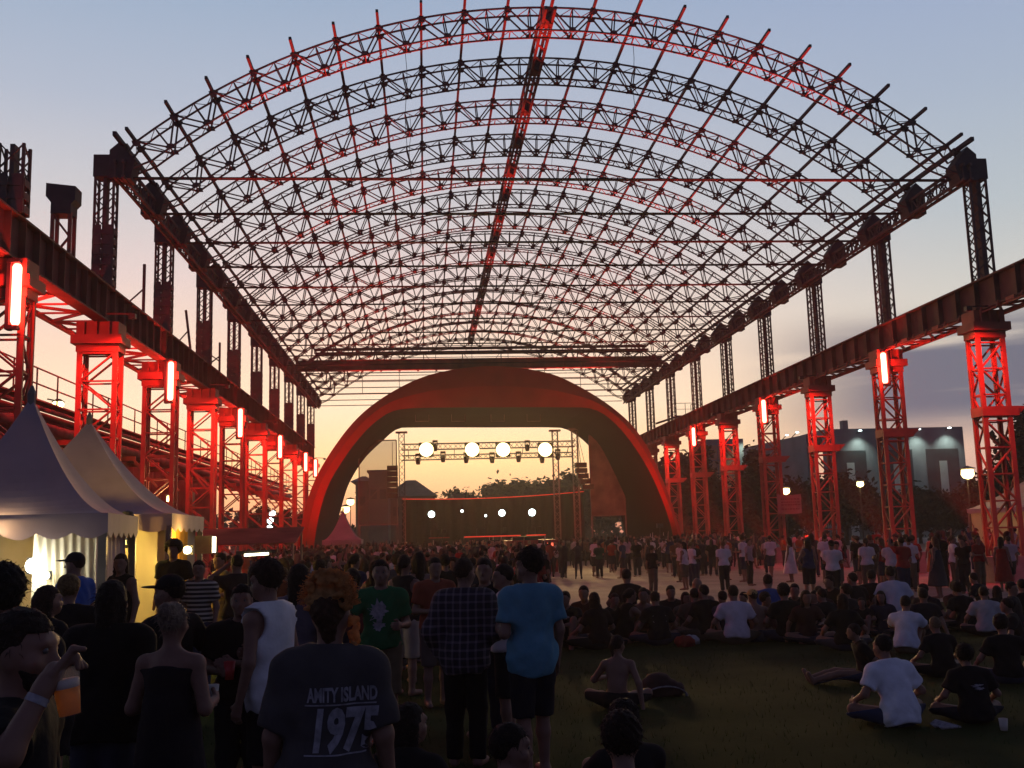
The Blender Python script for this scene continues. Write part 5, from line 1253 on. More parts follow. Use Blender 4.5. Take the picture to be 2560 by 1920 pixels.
# fingers over the rim of the cup
f = nrm(wl - elb); rim = cl + V3(0, 0, .062); P = [('c', wl - f * .05, wl + f * .02, .030, .028)]
kn = wl + (rim + V3(.0, -.015, .03) - wl) * .60; lat = nrm(np.cross(rim - wl, V3(1, 0, 0)))
P.append(('c', wl, kn, .030, .030))
for k in range(4):
    off = V3((-.03 + .02 * k), 0, 0); b0 = kn + off + lat * .004; m_ = rim + V3(-.032 + .020 * k, .012 + .006 * k, .040 - .005 * abs(k - 1.5)); e_ = rim + V3(-.034 + .022 * k, .040 - .004 * k, .004)
    if k == 3: m_ = rim + V3(.02, .02, .062); e_ = rim + V3(.022, .052, .060)
    P += [('c', b0, m_, .0105, .0096), ('c', m_, e_, .0096, .0078)]
t0 = kn + V3(-.015, -.005, -.02); P += [('c', t0, rim + V3(-.01, -.047, -.002), .012, .0105), ('c', rim + V3(-.01, -.047, -.002), rim + V3(-.008, -.040, -.035), .0105, .0085)]
a, b_ = bounds(P, .02); hv, hf = nets(lambda G: ev(P, G, .011), a, b_, .0045)
me = p.data
# join the gripping hand to the body surface (one body mesh): rebuild with the drinking hand in place of the idle one
Jb = dict(J); bp_ = skin_prims(Jb, hands=False, hi=True); lo, hi_ = bounds(bp_, .03); Hh = head_frame(Jb)
def fnb(G):
    d = ev(bp_, G, .028)
    for q in (-1, 1): d = np.maximum(d, .012 - np.linalg.norm(G - (Jb['head'] + V3(q * .031, .092, .008) @ Hh), axis=1))
    return d
lh = hand(Jb['wrL'], Jb['elL'], -1, False); la, lb = bounds(lh, .02)
p.data = np_mesh('person_body', [nets(fnb, lo, hi_, .010), nets(lambda G: ev(lh, G, .012), la, lb, .0055), (hv, hf)], [M['skin']])
b = MB(); wb_ = wl - f * .03
b.tube(wb_ - f * .011, wb_ + f * .011, .0335, .0325, n=20); b.build('wristband', M['print'], p)
print_on(o['shirt'], p, J, [blob_poly(.0, 1.22, .10, .035, sd=3, rough=.5), blob_poly(-.04, 1.12, .06, .06, sd=4, rough=.6), blob_poly(.07, 1.11, .03, .09, sd=5, rough=.5), blob_poly(.02, 1.0, .13, .018, sd=6, rough=.4)], 'shirt_print', side=1)
cw = np.array([x, y, gz(y)]) + np.array([cl[1], -cl[0], cl[2]]) * s_
r = empty('beer_cup', tuple(map(float, cw)), 'plastic cup half full of amber beer held by the man at bottom left', 'cup')
r.rotation_euler = (0, rad(-9), 0)
b = MB(); b.lathe([(0, -.068), (.030, -.068), (.041, .062), (.042, .066), (.040, .062), (.0295, -.066)], n=28); cm_ = M['cupclear'] = mat('clear_cup', (.75, .72, .70), .2, 0, .05, 5, transl=.4); see_through(cm_, .88); b.build('wall', cm_, r, smooth=True)
b = MB(); b.lathe([(0, -.0655), (.0292, -.0655), (.0357, .010), (0, .010)], n=28); b.build('beer', M['beer'], r, smooth=True)
b = MB(); b.lathe([(0, .0105), (.0356, .0105), (.0375, .034), (.03, .037), (0, .036)], n=28); b.build('foam', M['foam'], r, smooth=True)

# --- the other people standing near
def near(label, px, py, Y, deg, J, top, bottom, **k):
    x, y, hh = spot_xy(px, py, Y)
    if k.get('z') is not None: hh = hh + gz(y) - k['z']
    hs = 1.775 if not J['sit'] else .93
    if k.get('hair') and k['hair'][0] in ('afro',): hs += .06
    return person(label, x, y, rad(deg), J, top, bottom, s=hh / hs, h=k.pop('h', .016 if Y < 11 else .02), hi=k.pop('hi', Y < 9.5), **k)
def hold_cup(pr, J, n='R', lab='plastic cup', m='cup'):
    o, _ = pr; f = nrm(J['wr' + n] - J['el' + n]); q = J['wr' + n] + f * .085 + V3(-.035 if n == 'R' else .035, .0, .01)
    w = o.matrix_basis @ Vector(tuple(q)); b = MB(); b.lathe([(0, -.06), (.03, -.06), (.04, .06), (.036, .055), (.0, .045)], n=14)
    tag(b.build('plastic_cup', M[m], None, tuple(w), smooth=True), lab, 'cup', 'cups in hands')
J = stand('pocket', 'cup', yaw=.1, lean=(.0, .04)); near('tall person in baggy black hoodie with long dark hair seen from behind', 232, 1250, 6.3, -12, J, 'long', 'long', hair=('long', (.014, .009, .007)), top_col=(.009, .008, .008), bot_col=(.03, .033, .05), loose=.036, hem=-.12)
J = stand('cup', 'cup', yaw=.0, fem=True); pr = near('woman seen from behind with pinned up fair hair and a dark sleeveless long dress', 372, 1297, 6.0, -14, J, 'dress', None, hair=('bun', (.17, .12, .09)), top_col=(.016, .013, .017)); hold_cup(pr, J, 'R', 'plastic cup held by the woman with the pinned up hair')
J = stand('down', 'hips', yaw=.3); near('person in a black cap and black shirt half hidden behind the fair haired woman', 372, 1238, 7.4, 60, J, 'tee', 'long', hair=DK, cap=(.01, .01, .012), top_col=BLK)
J = stand('down', 'down', yaw=.35); near('man in a striped polo shirt standing before the yellow tent wall', 432, 1208, 14.6, 165, J, 'tee', 'long', hair=DK, top_mat=M['stripes'], bot_col=(.035, .045, .08), h=.018)
J = stand('pocket', 'down', yaw=.1); near('man with a round afro and black shirt at the corner of the yellow tent wall', 376, 1160, 16.4, 170, J, 'tee', 'long', hair=('afro', (.02, .012, .009)), top_col=(.014, .013, .012), z=gz(16.4) + .26, h=.018)
J = stand('down', 'down', yaw=.5); near('long haired person in a dark sleeveless top before the yellow wall', 264, 1194, 14.0, 150, J, 'tank', 'long', hair=('long', (.03, .015, .01)), top_col=(.016, .014, .014), h=.018, z=gz(14) + .1)
J = stand('cup', 'cup', yaw=.2); near('man in a dark cap and royal blue shirt at the bar of the first tent', 166, 1191, 12.4, 70, J, 'tee', 'long', hair=DK, cap=(.015, .016, .022), top_col=(.03, .09, .34), h=.018)
J = stand('cup', 'down', yaw=-.2); near('person with messy light brown hair and dark jacket waiting at the bar', 150, 1244, 9.8, 8, J, 'long', 'long', hair=('big', (.14, .085, .035)), top_col=BLK, hi=False)
J = stand('down', 'down', yaw=.1); near('dark curly haired person cut by the left edge of the photo', 2, 1224, 5.0, 20, J, 'long', 'long', hair=('big', (.013, .011, .010)), top_col=(.014, .013, .016), h=.013, hi=True)
J = stand('cup', 'down', yaw=-.15, lean=(0, .02)); near('person in a dark jacket with a pale scarf between the bar and the black hoodie', 95, 1262, 8.2, -40, J, 'long', 'long', hair=('long', (.03, .018, .012)), top_col=(.012, .012, .014))
J = stand('down', 'cup', yaw=.25, pitch=-.15, lean=(0, .03)); pr = near('man in a loose white tank top seen from the side looking at his red cup', 590, 1212, 7.2, 62, J, 'tank', 'shorts', hair=('big', (.03, .015, .010)), top_col=WHT, bot_col=(.012, .012, .014), hem=-.16, loose=.03)
J2 = stand('fold', 'cup', yaw=-.2); pr2 = near('person in a black band shirt facing the man in the white tank top', 522, 1258, 7.6, 195, J2, 'tee', 'long', hair=DK, top_col=(.011, .010, .011), bot_col=(.02, .02, .024)); hold_cup(pr2, J2, 'R', 'red plastic cup between the black shirt and the white tank top', 'redcup' if 'redcup' in M else 'cup')
J = stand('down', 'cup'); near('person with very long dark hair behind the white tank top', 640, 1215, 8.8, -20, J, 'tee', 'long', hair=('long', (.016, .010, .008)), top_col=(.10, .085, .11), fem=True) if False else near('person with very long dark hair behind the white tank top', 645, 1215, 8.8, -20, J, 'tee', 'long', hair=('long', (.016, .010, .008)), top_col=(.10, .085, .11))
J = stand('cup', 'out', yaw=-.1); pr = near('young man in a green shirt with a pale print facing the camera', 822, 1206, 10.0, 185, J, 'tee', 'shorts', hair=DK, top_col=(.018, .11, .042), bot_col=(.16, .12, .075), h=.014, hi=True)
print_on(pr[1]['shirt'], pr[0], J, [blob_poly(.03, 1.27, .085, .10, sd=8, rough=.35), blob_poly(.03, 1.14, .06, .045, sd=9, rough=.4)], 'shirt_print', side=1)
J = stand('pocket', 'cup', yaw=-.45, lean=(.0, .03)); near('man in an open plaid shirt and black trousers seen from behind', 1000, 1203, 8.9, -14, J, 'long', 'long', hair=('short', (.04, .02, .012)), top_mat=M['plaid'], bot_col=(.006, .006, .007), hem=-.17, loose=.032, h=.014)
J = stand('fold', 'down', yaw=.3); near('man in a black shirt talking beside the plaid shirt', 1047, 1203, 10.2, 150, J, 'tee', 'long', hair=DK, top_col=BLK)
J = stand('cup', 'cup', yaw=.2); near('person in a white shirt mostly hidden behind the blue shirt', 1090, 1216, 9.7, 75, J, 'tee', 'shorts', hair=DK, top_col=(.52, .46, .50), bot_col=(.012, .012, .015), hi=False)
J = stand('cup', 'down', yaw=.85, pitch=-.05, step=.05); near('man in a plain blue shirt and dark shorts with his back to the camera', 1143, 1187, 8.4, 22, J, 'tee', 'shorts', hair=('big', (.022, .013, .009)), top_col=(.085, .215, .30), bot_col=(.012, .012, .018), hem=-.16, loose=.026, h=.013, hi=True)
J = stand('down', 'cup', yaw=-.1); near('person in an orange shirt looking back past the plaid shirt', 938, 1202, 12.2, 200, J, 'tee', 'shorts', hair=DK, top_col=(.24, .055, .03), bot_col=(.10, .07, .06))
J = stand('cup', 'down', yaw=.3); near('bearded man in a grey shirt with a yellow bag strap behind the striped polo', 478, 1192, 17.5, 120, J, 'tee', 'shorts', hair=DK, top_col=(.16, .11, .05), bot_col=(.13, .10, .06), h=.02)
J = stand('shade', 'down', yaw=.1); near('short haired man in a dark shirt by the strip lamp', 513, 1196, 15.4, 30, J, 'tee', 'long', hair=DK, top_col=(.03, .02, .02), h=.02)
J = stand('down', 'down', yaw=-.4); near('person in a dark shirt standing between the strip lamp and the tank top', 556, 1212, 12.5, -30, J, 'tee', 'long', hair=('long', (.02, .012, .01)), top_col=(.022, .014, .018))
J = stand('hips', 'down', yaw=.4, fem=True); near('woman in a dark red sleeveless top left of the green shirt', 760, 1225, 12.8, 20, J, 'tank', 'shorts', hair=('pony', (.02, .012, .01)), top_col=(.10, .02, .02))
J = stand('down', 'down', fem=True); near('tall woman with long hair in a black dress right of the green shirt', 905, 1190, 14.5, 10, J, 'dress', None, hair=('long', (.018, .011, .008)), top_col=(.012, .010, .012))
J = stand('down', 'cup', fem=True); near('woman in a black vest and pale shorts behind the green shirt', 872, 1196, 13.2, -25, J, 'tank', 'shorts', hair=('pony', (.02, .012, .01)), top_col=(.014, .012, .014), bot_col=(.3, .25, .22))

# --- people sitting on the lawn
def seat(label, px, py, Y, deg, J, top, bottom, **k): return near(label, px, py, Y, deg, J, top, bottom, group=k.pop('group', None), **k)
J = sit('cross', yaw=.25, lean=.13, side=-.02); seat('man in a plain white shirt sitting with his back to the camera on the right', 1932, 1372, 9.7, 8, J, 'tee', 'long', top_col=(.66, .66, .74), bot_col=(.035, .045, .09), hair=('short', (.014, .010, .009)), h=.013, hi=True, loose=.024, hem=-.1)
J = sit('cross', lean=.12); pr = seat('person in a black shirt with a white back print sitting right of the white shirt', 2096, 1396, 9.7, -4, J, 'tee', 'long', top_col=(.010, .009, .011), hair=('big', (.012, .009, .008)), h=.014, hi=True, loose=.024, hem=-.1)
print_on(pr[1]['shirt'], pr[0], J, [blob_poly(.02, .47, .07, .014, sd=11, rough=.5), blob_poly(.03, .435, .06, .016, sd=12, rough=.5)], 'shirt_print')
J = sit('cross', yaw=-.5, lean=.08, fem=True, arms='mixed', side=.02); seat('woman with a ponytail and bare back sitting alone on the grass leaning on one hand', 1328, 1372, 11.4, -14, J, 'none', 'shorts', hair=('pony', (.03, .016, .011)), bot_col=(.02, .016, .018), h=.014, hi=True)
J = sit('knees', yaw=-.9, lean=.12); seat('dark haired person in profile cut by the bottom edge beside the blue shirt', 1070, 1572, 5.4, -28, J, 'tee', 'long', hair=('short', (.012, .008, .007)), top_col=BLK, h=.011, hi=True)
J = sit('cross', yaw=-.1, lean=.16); seat('dark haired person in a brown top cut by the bottom edge', 1352, 1560, 5.3, -5, J, 'long', 'long', hair=('big', (.016, .009, .007)), top_col=(.09, .065, .05), h=.011, hi=True)
J = sit('knees', yaw=.1, lean=.1); seat('dark head of a person sitting just beyond the brown top at the bottom edge', 1366, 1522, 6.5, 15, J, 'tee', 'long', hair=('big', (.012, .008, .007)), top_col=BLK, h=.014)
J = sit('cross', yaw=-.6, lean=.12, fem=True); seat('dark long haired person sitting low beside the printed grey shirt', 862, 1525, 6.3, -20, J, 'tee', 'long', hair=('long', (.014, .009, .008)), top_col=BLK, h=.013, hi=True)
rowspec = [  # px, py, Y, facing, pose, top, colour, hair, label
 (1222, 1274, 19.5, 165, 'knees', 'tee', BLK, 'short', 'person in a black shirt with a faint print sitting just right of the blue shirt'),
 (1268, 1262, 20.5, 150, 'cross', 'tee', (.03, .012, .012), 'short', 'person in a dark red shirt sitting behind the black printed shirt'),
 (1292, 1278, 18.6, 25, 'cross', 'tee', (.02, .011, .010), 'long', 'woman with a long brown mane sitting sideways at the left end of the sitting row'),
 (1346, 1270, 19.8, -60, 'knees', 'tank', (.012, .010, .010), 'pony', 'woman with a headband and bare arms sitting in the row'),
 (1385, 1266, 20.2, 175, 'cross', 'none', BLK, 'short', 'bare chested man sitting cross legged in the row'),
 (1420, 1276, 19.0, 5, 'cross', 'tee', (.012, .011, .012), 'short', 'person in a black shirt with crossed white lines on its back sitting in the row'),
 (1450, 1262, 21.0, 160, 'knees', 'tee', (.016, .014, .016), 'short', 'person in a dark shirt sitting behind the crossed white lines'),
 (1497, 1270, 19.8, -20, 'cross', 'tee', (.06, .04, .035), 'short', 'person in a brown shirt sitting beside a white bag'),
 (1512, 1244, 21.5, 150, 'cross', 'none', BLK, 'bald', 'bare chested man with a shaved head sitting behind the row'),
 (1528, 1262, 19.6, 12, 'cross', 'tee', (.011, .010, .011), 'short', 'person in a wide black shirt sitting left of the pale pink shirt'),
 (1586, 1263, 18.6, -6, 'cross', 'tee', (.56, .47, .52), 'short', 'man in a pale pink shirt sitting with his back to the camera in the row'),
 (1632, 1272, 18.9, 8, 'cross', 'none', BLK, 'hat', 'bare backed person with a straw hat sitting beside the pale pink shirt'),
 (1662, 1240, 22.0, -10, 'cross', 'tee', (.03, .07, .24), 'short', 'person in a bright blue shirt sitting behind the straw hat'),
 (1697, 1262, 18.6, 0, 'cross', 'tee', (.010, .010, .011), 'big', 'person in a black shirt sitting right of the straw hat'),
 (1712, 1258, 20.3, 170, 'knees', 'tee', (.014, .012, .012), 'short', 'person facing the camera behind the black shirt right of the straw hat'),
 (1790, 1270, 18.9, 30, 'cross', 'tee', (.013, .011, .012), 'short', 'person in a dark shirt sitting at the left of the right hand group'),
 (1822, 1282, 16.6, -10, 'cross', 'tee', (.011, .010, .010), 'long', 'long haired person in black sitting with the back turned in the right hand group'),
 (1862, 1288, 19.4, 150, 'knees', 'tee', (.014, .013, .014), 'short', 'person in a dark shirt facing the long haired one in black'),
 (1800, 1240, 22.5, 120, 'cross', 'tee', (.012, .011, .012), 'short', 'person in a black shirt lying back at the edge of the plaza'),
 (1850, 1236, 22.8, 20, 'cross', 'tee', (.010, .010, .012), 'short', 'person in a black shirt sitting in the far row on the right'),
 (1880, 1230, 23.2, -30, 'knees', 'tee', (.012, .012, .014), 'short', 'second person in a black shirt sitting in the far row on the right'),
 (1930, 1222, 22.6, -8, 'cross', 'tee', (.46, .46, .56), 'short', 'person in a pale grey shirt sitting in the far row on the right'),
 (1950, 1286, 15.8, -38, 'knees', 'tee', (.56, .56, .66), 'short', 'person in a white shirt sitting hunched and leaning right behind the big white shirt'),
 (2030, 1332, 12.8, 5, 'cross', 'tee', (.011, .011, .013), 'short', 'fair haired person in a black shirt sitting beyond the white back print'),
 (2126, 1266, 18.2, -20, 'cross', 'tee', (.36, .34, .36), 'short', 'person in a light grey shirt sitting near the right edge'),
 (2080, 1258, 19.6, 10, 'cross', 'tee', (.010, .010, .012), 'big', 'person in black sitting left of the light grey shirt'),
 (2190, 1290, 15.2, 60, 'cross', 'tee', (.016, .013, .014), 'short', 'person in profile sitting at the right edge'),
 (2168, 1330, 12.0, -12, 'cross', 'tee', (.010, .010, .011), 'big', 'person in a black shirt sitting cut by the right edge'),
 (2216, 1250, 19.5, 0, 'cross', 'tee', (.012, .011, .012), 'short', 'person in a dark shirt on the far right behind the profile'),
 (1866, 1345, 12.6, 80, 'out', 'tee', (.012, .010, .010), 'short', 'person lying back on the grass left of the big white shirt'),
 (1352, 1228, 24.5, -15, 'cross', 'tee', (.012, .011, .012), 'short', 'person in a black shirt crouching at the edge of the plaza'),
 (2120, 1236, 23.5, 30, 'cross', 'tee', (.013, .012, .016), 'short', 'person in dark clothes sitting far back on the right'),
]
for i, (px, py, Y, dg, ps, tp, colr, hr_, lab) in enumerate(rowspec):
    J = sit(ps, yaw=rnd.uniform(-.4, .4), lean=rnd.uniform(.06, .15), fem=hr_ in ('long', 'pony'))
    hc = (.13, .09, .055) if 'fair' in lab else ((.02, .012, .009) if hr_ != 'hat' else (.03, .02, .012))
    pr = seat(lab, px, py, Y, dg, J, tp, 'shorts' if i % 3 == 0 else 'long', hair=None if hr_ == 'bald' else ('short' if hr_ == 'hat' else hr_, hc), cap=(.42, .30, .12) if hr_ == 'hat' else None, top_col=colr, bot_col=rnd.choice([(.012, .012, .016), (.03, .035, .06), (.09, .07, .05)]), h=.022, hi=False, group='people sitting on the lawn')
    if 'crossed white' in lab: print_on(pr[1]['shirt'], pr[0], J, [([(-.12, .50), (-.11, .52), (.12, .42), (.11, .40)], [(0, 1, 2, 3)]), ([(.12, .50), (.11, .52), (-.12, .42), (-.11, .40)], [(0, 1, 2, 3)])], 'shirt_print')
    if 'faint print' in lab: print_on(pr[1]['shirt'], pr[0], J, [blob_poly(.0, .50, .07, .03, sd=21)], 'shirt_print', side=1)

SP_ = []
for k, (ps, hs_, lk) in enumerate((('cross', 'short', .14), ('knees', 'big', .08), ('cross', 'long', .10), ('out', 'short', -.05))):
    J = sit(ps, yaw=(-.5, .4, .2, -.3)[k], lean=lk, fem=hs_ == 'long', arms=(None, None, 'mixed', None)[k])
    SP_.append(person('x', 0, 0, 0, J, 'tee', 'long', hair=(hs_, (.02, .012, .009)), h=.026, top_col=BLK)[0])
xs_ = [(1310, 21.6), (1400, 22.2), (1475, 22.0), (1555, 21.2), (1610, 21.8), (1640, 21.0), (1735, 19.8), (1755, 21.5), (1775, 22.6), (1838, 21.4), (1905, 20.8), (1990, 19.4), (2005, 21.6), (2055, 22.4), (2150, 21.2), (2190, 20.2)]
for n_, (px, Y) in enumerate(xs_):
    Y *= .925
    o = SP_[n_] if n_ < 4 else copy_tree(SP_[n_ % 4]); q = at2(px, 1260, Y); o.location = (float(q[0]), Y, gz(Y)); o.rotation_euler = (0, 0, rad(rnd.choice([rnd.uniform(-50, 50), rnd.uniform(120, 240)])))
    s_ = rnd.uniform(.93, 1.05); o.scale = (s_, s_, s_); c1 = rnd.choice([(.012, .011, .012), (.02, .018, .022), (.05, .02, .018), (.03, .03, .05), (.09, .07, .06)])
    for c_ in o.children:
        if c_.name.startswith('shirt'): c_.color = c1 + (1,)
    tag(o, 'person in dark clothes sitting low among the rows at the plaza edge', 'person', 'dark clothed people sitting at the plaza edge')
# --- bags and litter on the grass
x, y, hh = spot_xy(1430, 1458, 12.2)
r = empty('backpack', (x, y, gz(y)), 'dark patterned bag lying on the grass beside the ponytail woman', 'bag')
P = [('e', V3(-.05, 0, .12), V3(.20, .17, .17), None), ('e', V3(.13, -.03, .09), V3(.13, .14, .10), None)]
a, b_ = bounds(P, .02); o = link('body', np_mesh('body', [nets(lambda G: ev(P, G, .05) - wrinkle(G, .01, 2), a, b_, .014)], [M['cloth']]), r); o.color = (.05, .028, .026, 1)
b = MB()
for k in range(14): t0, t1 = k / 14 * 3.1, (k + 1) / 14 * 3.1; b.bar((.25 * math.cos(t0), -.15 - .03 * math.sin(t0), .03 + .12 * math.sin(t0)), (.25 * math.cos(t1), -.15 - .03 * math.sin(t1), .03 + .12 * math.sin(t1)), .03, .012)
b.build('strap', M['print'], r)
for px, py, Y, sc_, colr, lab in ((1490, 1340, 19.0, .8, (.45, .42, .44), 'white plastic bag lying in the sitting row'), (1478, 1352, 18.6, .9, (.22, .03, .02), 'red bag lying beside the white one in the sitting row')):
    x, y, hh = spot_xy(px, py, Y); P = [('e', V3(0, 0, .10), V3(.22, .15, .13), None)]; a, b_ = bounds(P, .03)
    o = link('bag', np_mesh('bag', [nets(lambda G: ev(P, G, .05) - wrinkle(G, .02, 4), a, b_, .02)], [M['cloth']]), None, (x, y, gz(y))); o.color = colr + (1,); o.scale = (sc_,) * 3; tag(o, lab, 'bag')
x, y, hh = spot_xy(2166, 1545, 9.3); b = MB(); b.lathe([(0, 0), (.03, 0), (.04, .12), (.037, .115), (0, .02)], n=14); tag(b.build('plastic_cup', M['cup'], None, (x, y, gz(y)), smooth=True), 'pale plastic cup standing on the grass right of the white back print', 'cup')
for k, (px, py, Y) in enumerate(((2030, 1512, 9.6), (2045, 1518, 9.5))):
    x, y, hh = spot_xy(px, py, Y); b = MB(); b.add([(-.1, -.06, .01), (.09, -.07, .02), (.11, .05, .012), (-.02, .08, .05), (-.09, .05, .02)], [(0, 1, 2, 3, 4)]); b.add([(-.1, -.06, .0), (.09, -.07, .01), (.11, .05, .002), (-.02, .08, .04), (-.09, .05, .01)], [(4, 3, 2, 1, 0)])
    tag(b.build('paper_scrap', M['print'], None, (x, y, gz(y) + .02)), 'crumpled pale paper on the grass by the white back print, %s one' % ('left', 'right')[k], 'litter', 'paper scraps on the grass')

# --- the crowd: shared figures of several poses and builds
def proto(J, top, bottom, hair, h=.034, cap=None):
    return person('x', 0, 0, 0, J, top, bottom, hair=hair, h=h, cap=cap)[0]
PR = [proto(stand('down', 'cup', yaw=.2), 'tee', 'long', DK), proto(stand('cup', 'pocket', yaw=-.3, lean=(.02, .03)), 'tee', 'shorts', ('big', (.02, .012, .009))), proto(stand('down', 'down', step=.20), 'tee', 'shorts', DK),
      proto(stand('fold', 'fold', yaw=.4), 'tee', 'long', DK, cap=(.02, .02, .02)), proto(stand('hips', 'down', fem=True, yaw=.3), 'tank', 'shorts', ('long', (.03, .016, .01))), proto(stand('down', 'cup', fem=True), 'tee', 'long', ('pony', (.03, .018, .012))),
      proto(stand('up', 'down', pitch=.1), 'tee', 'long', DK), proto(stand('pocket', 'pocket', lean=(-.03, .0), wide=.05), 'tee', 'long', ('long', (.02, .012, .009))), proto(stand('down', 'down', fem=True, wide=-.02), 'dress', None, ('long', (.02, .012, .009)))]
def join_proto(root, h):                     # one small mesh for figures a few pixels tall
    vs, fs, mi = [], [], []; o = 0
    for ob in [root] + list(root.children):
        me = ob.data; vs += [tuple(v.co) for v in me.vertices]; fs += [tuple(i + o for i in p.vertices) for p in me.polygons]; o += len(me.vertices)
        k = 0 if ob is root else {'shirt': 1, 'tank_top': 1, 'dress': 1, 'cap': 2}.get(ob.name.split('.')[0], 2 if ob.name.startswith(('trousers', 'shorts')) else 3); mi += [k] * len(me.polygons)
    m2 = bpy.data.meshes.new('person_body'); m2.from_pydata(vs, [], fs)
    for m in (M['skin'], M['cloth'], M['darkcloth'], M['darkhair']): m2.materials.append(m)
    m2.polygons.foreach_set('material_index', mi); m2.polygons.foreach_set('use_smooth', [True] * len(fs)); m2.update(); return m2
M['darkcloth'] = mat('dark_trousers', (.022, .022, .03), .9, 0, .4, 3); M['darkhair'] = mat('dark_hair', (.02, .012, .009), .8, 0, .4, 20)
JP = [join_proto(q, .034) for q in PR]
COLS = [('black', (.011, .010, .011), 30), ('dark grey', (.04, .037, .042), 14), ('white', (.55, .50, .52), 10), ('pale pink', (.46, .32, .33), 8), ('red', (.26, .025, .022), 9), ('orange', (.30, .085, .035), 5), ('navy blue', (.022, .028, .07), 8), ('brown', (.09, .05, .035), 6), ('green', (.03, .08, .045), 3)]
CW = [c[2] for c in COLS]
taken = []
def free(x, y, d):
    for a, b2 in taken:
        if (a - x) ** 2 + (b2 - y) ** 2 < d * d: return False
    return True
first = set()
def crowd(n, xr, yr, where, facing, small, dmin, avoid=None, weights=None):
    k = t = 0
    while k < n and t < n * 60:
        t += 1; y = rnd.uniform(*yr); x = xr(y) if callable(xr) else rnd.uniform(*xr)
        if not free(x, y, dmin) or (avoid and avoid(x, y)): continue
        taken.append((x, y)); i = rnd.randrange(9); nm, colr, _ = rnd.choices(COLS, weights or CW)[0]
        v = rnd.uniform(.8, 1.2); colr = tuple(q * v for q in colr) + (1,)
        if small: o = link('person', JP[i]); o.color = colr
        else:
            o = PR[i] if i not in first else copy_tree(PR[i]); first.add(i); dk = rnd.choice([(.014, .014, .018), (.03, .035, .06), (.10, .08, .06), (.02, .02, .02)])
            for c_ in o.children:
                b0 = c_.name.split('.')[0]
                if b0 in ('shirt', 'tank_top', 'dress'): c_.color = colr
                elif b0 in ('trousers', 'shorts'): c_.color = dk + (1,)
                elif b0 == 'hair': c_.color = rnd.choice([(.018, .011, .008), (.03, .018, .011), (.10, .06, .03), (.014, .010, .009)]) + (1,)
        s_ = rnd.uniform(.93, 1.05); o.location = (x, y, gz(y)); o.scale = (s_, s_, s_); o.rotation_euler = (0, 0, rad(facing() if callable(facing) else facing))
        k += 1; sl = {4: 'sleeveless top', 8: 'dress'}.get(i, 'shirt')
        tag(o, 'person in a %s %s %s' % (nm, sl, where), 'person', '%s %s people %s' % (nm, sl, where))
    return k
fc = lambda: rnd.choice([rnd.gauss(0, 35), rnd.gauss(0, 35), rnd.uniform(-180, 180)])
booth = lambda x, y: (abs(x - 7.3) < 2.6 and 54 < y < 59)
LB = lambda y: -.095 * y - 1.2
crowd(26, lambda y: rnd.uniform(-.115 * y - .6, .10 * y), (15.5, 22), 'in the loose crowd beyond the front standers', fc, False, .75)
crowd(44, lambda y: rnd.uniform(-.118 * y, .115 * y), (22, 33), 'in the middle of the left crowd', fc, False, .7, avoid=lambda x, y: abs(y - 34) < .5)
crowd(36, lambda y: rnd.uniform(-8.6, .12 * y), (33, 48), 'in the dense left crowd near the stage', fc, True, .72)
crowd(40, lambda y: rnd.uniform(.16 * y, 19.5), (44, 56), 'on the plaza right of the sound booth', fc, True, .9, avoid=booth, weights=[18, 12, 16, 14, 9, 6, 8, 5, 3])
crowd(16, lambda y: rnd.uniform(.22 * y, .40 * y), (34, 43), 'on the open plaza before the right columns', fc, False, 1.3, weights=[16, 8, 18, 14, 9, 6, 6, 5, 2])
crowd(7, lambda y: rnd.uniform(.38 * y, .52 * y), (27.5, 33), 'walking on the near plaza at the right', fc, False, 1.4, weights=[16, 8, 16, 12, 9, 6, 6, 5, 2])
crowd(16, lambda y: rnd.uniform(.44 * y, .60 * y), (29, 35), 'in the near crowd at the right edge', fc, False, .8)
crowd(26, lambda y: rnd.uniform(.40 * y, .62 * y), (35, 60), 'in the crowd under the right girder', fc, True, 1.0)
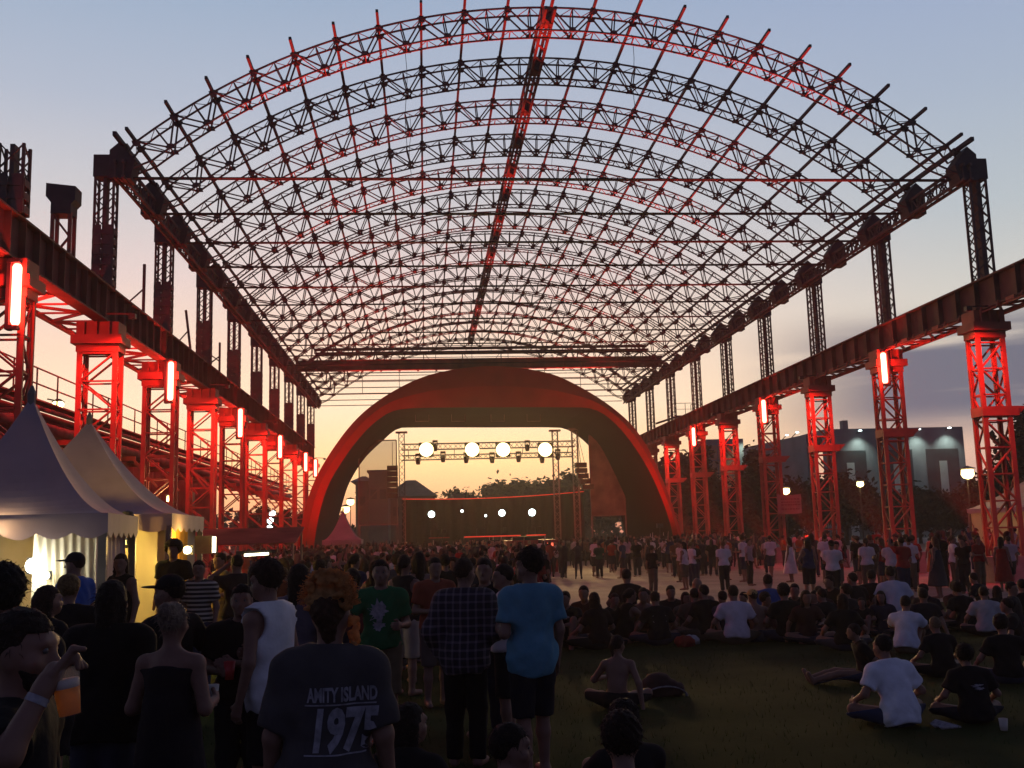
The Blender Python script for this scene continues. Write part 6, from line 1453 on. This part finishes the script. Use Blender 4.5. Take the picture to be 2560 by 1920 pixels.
# the packed mass nearest the stage: past the counted ones it reads as one mass
vs, fs, mi = [], [], []; o_ = 0; LOW = []
for q in range(4):
    P = [('e', V3(0, 0, 1.63), V3(.085, .10, .125), None)]; Q = [('c', V3(-.19, 0, 1.40), V3(.19, 0, 1.40), .075, .075), ('c', V3(0, 0, 1.4), V3(0, 0, 1.0), .17, .15), ('c', V3(0, 0, 1.55), V3(0, 0, 1.45), .05, .06)] + [('c', V3(s * .2, 0, 1.4), V3(s * (.26 + .04 * q), .08 * q, 1.08), .05, .04) for s in (-1, 1)] + ([('c', V3(.2, 0, 1.4), V3(.25, .05, 1.9), .045, .035)] if q == 2 else [])
    L_ = [('c', V3(s * .09, 0, 1.0), V3(s * .11, .05 * s * q, .05), .09, .05) for s in (-1, 1)]
    pr = []
    for W_, mm in ((P, 0), (Q, 1), (L_, 2)): a, b_ = bounds(W_, .05); v_, f_ = nets(lambda G: ev(W_, G, .05), a, b_, .07); pr.append((v_, f_, mm))
    LOW.append(pr)
n = t = 0
while n < 430 and t < 30000:
    t += 1; y = rnd.uniform(46, 73); x = rnd.uniform(-9.5, 19)
    if not free(x, y, .62) or booth(x, y) or (y < 54 and x > 7): continue
    taken.append((x, y)); n += 1; a = rnd.uniform(-.7, .7); ca, sa = math.cos(a), math.sin(a); s_ = rnd.uniform(.92, 1.06); cv = rnd.choices([3, 4, 5, 6], [60, 16, 13, 11])[0]
    for v_, f_, mm in LOW[rnd.randrange(4)]:
        w_ = v_ * s_; w_ = np.stack([w_[:, 0] * ca - w_[:, 1] * sa + x, w_[:, 0] * sa + w_[:, 1] * ca + y, w_[:, 2]], 1)
        vs.append(w_); fs.append(f_ + o_); o_ += len(v_); mi += [(rnd.choice([0, 7, 7]) if mm == 0 else cv if mm == 1 else 2)] * len(f_)
me = bpy.data.meshes.new('crowd'); me.from_pydata(np.concatenate(vs).tolist(), [], np.concatenate(fs).tolist())
for m in (M['skin'], M['cloth'], M['darkcloth'], M['darkcloth'], mat('crowd_white_cloth', (.42, .36, .36), .9), mat('crowd_red_cloth', (.20, .03, .025), .9), mat('crowd_brown_cloth', (.10, .06, .05), .9), M['darkhair']): me.materials.append(m)
me.polygons.foreach_set('material_index', mi); me.polygons.foreach_set('use_smooth', [True] * len(mi)); me.update()
tag(link('crowd', me), 'packed mass of people standing right in front of the stage', 'crowd', kind='stuff')
for k_ in range(9):
    if k_ not in first:
        for c_ in list(PR[k_].children): bpy.data.objects.remove(c_)
        bpy.data.objects.remove(PR[k_])
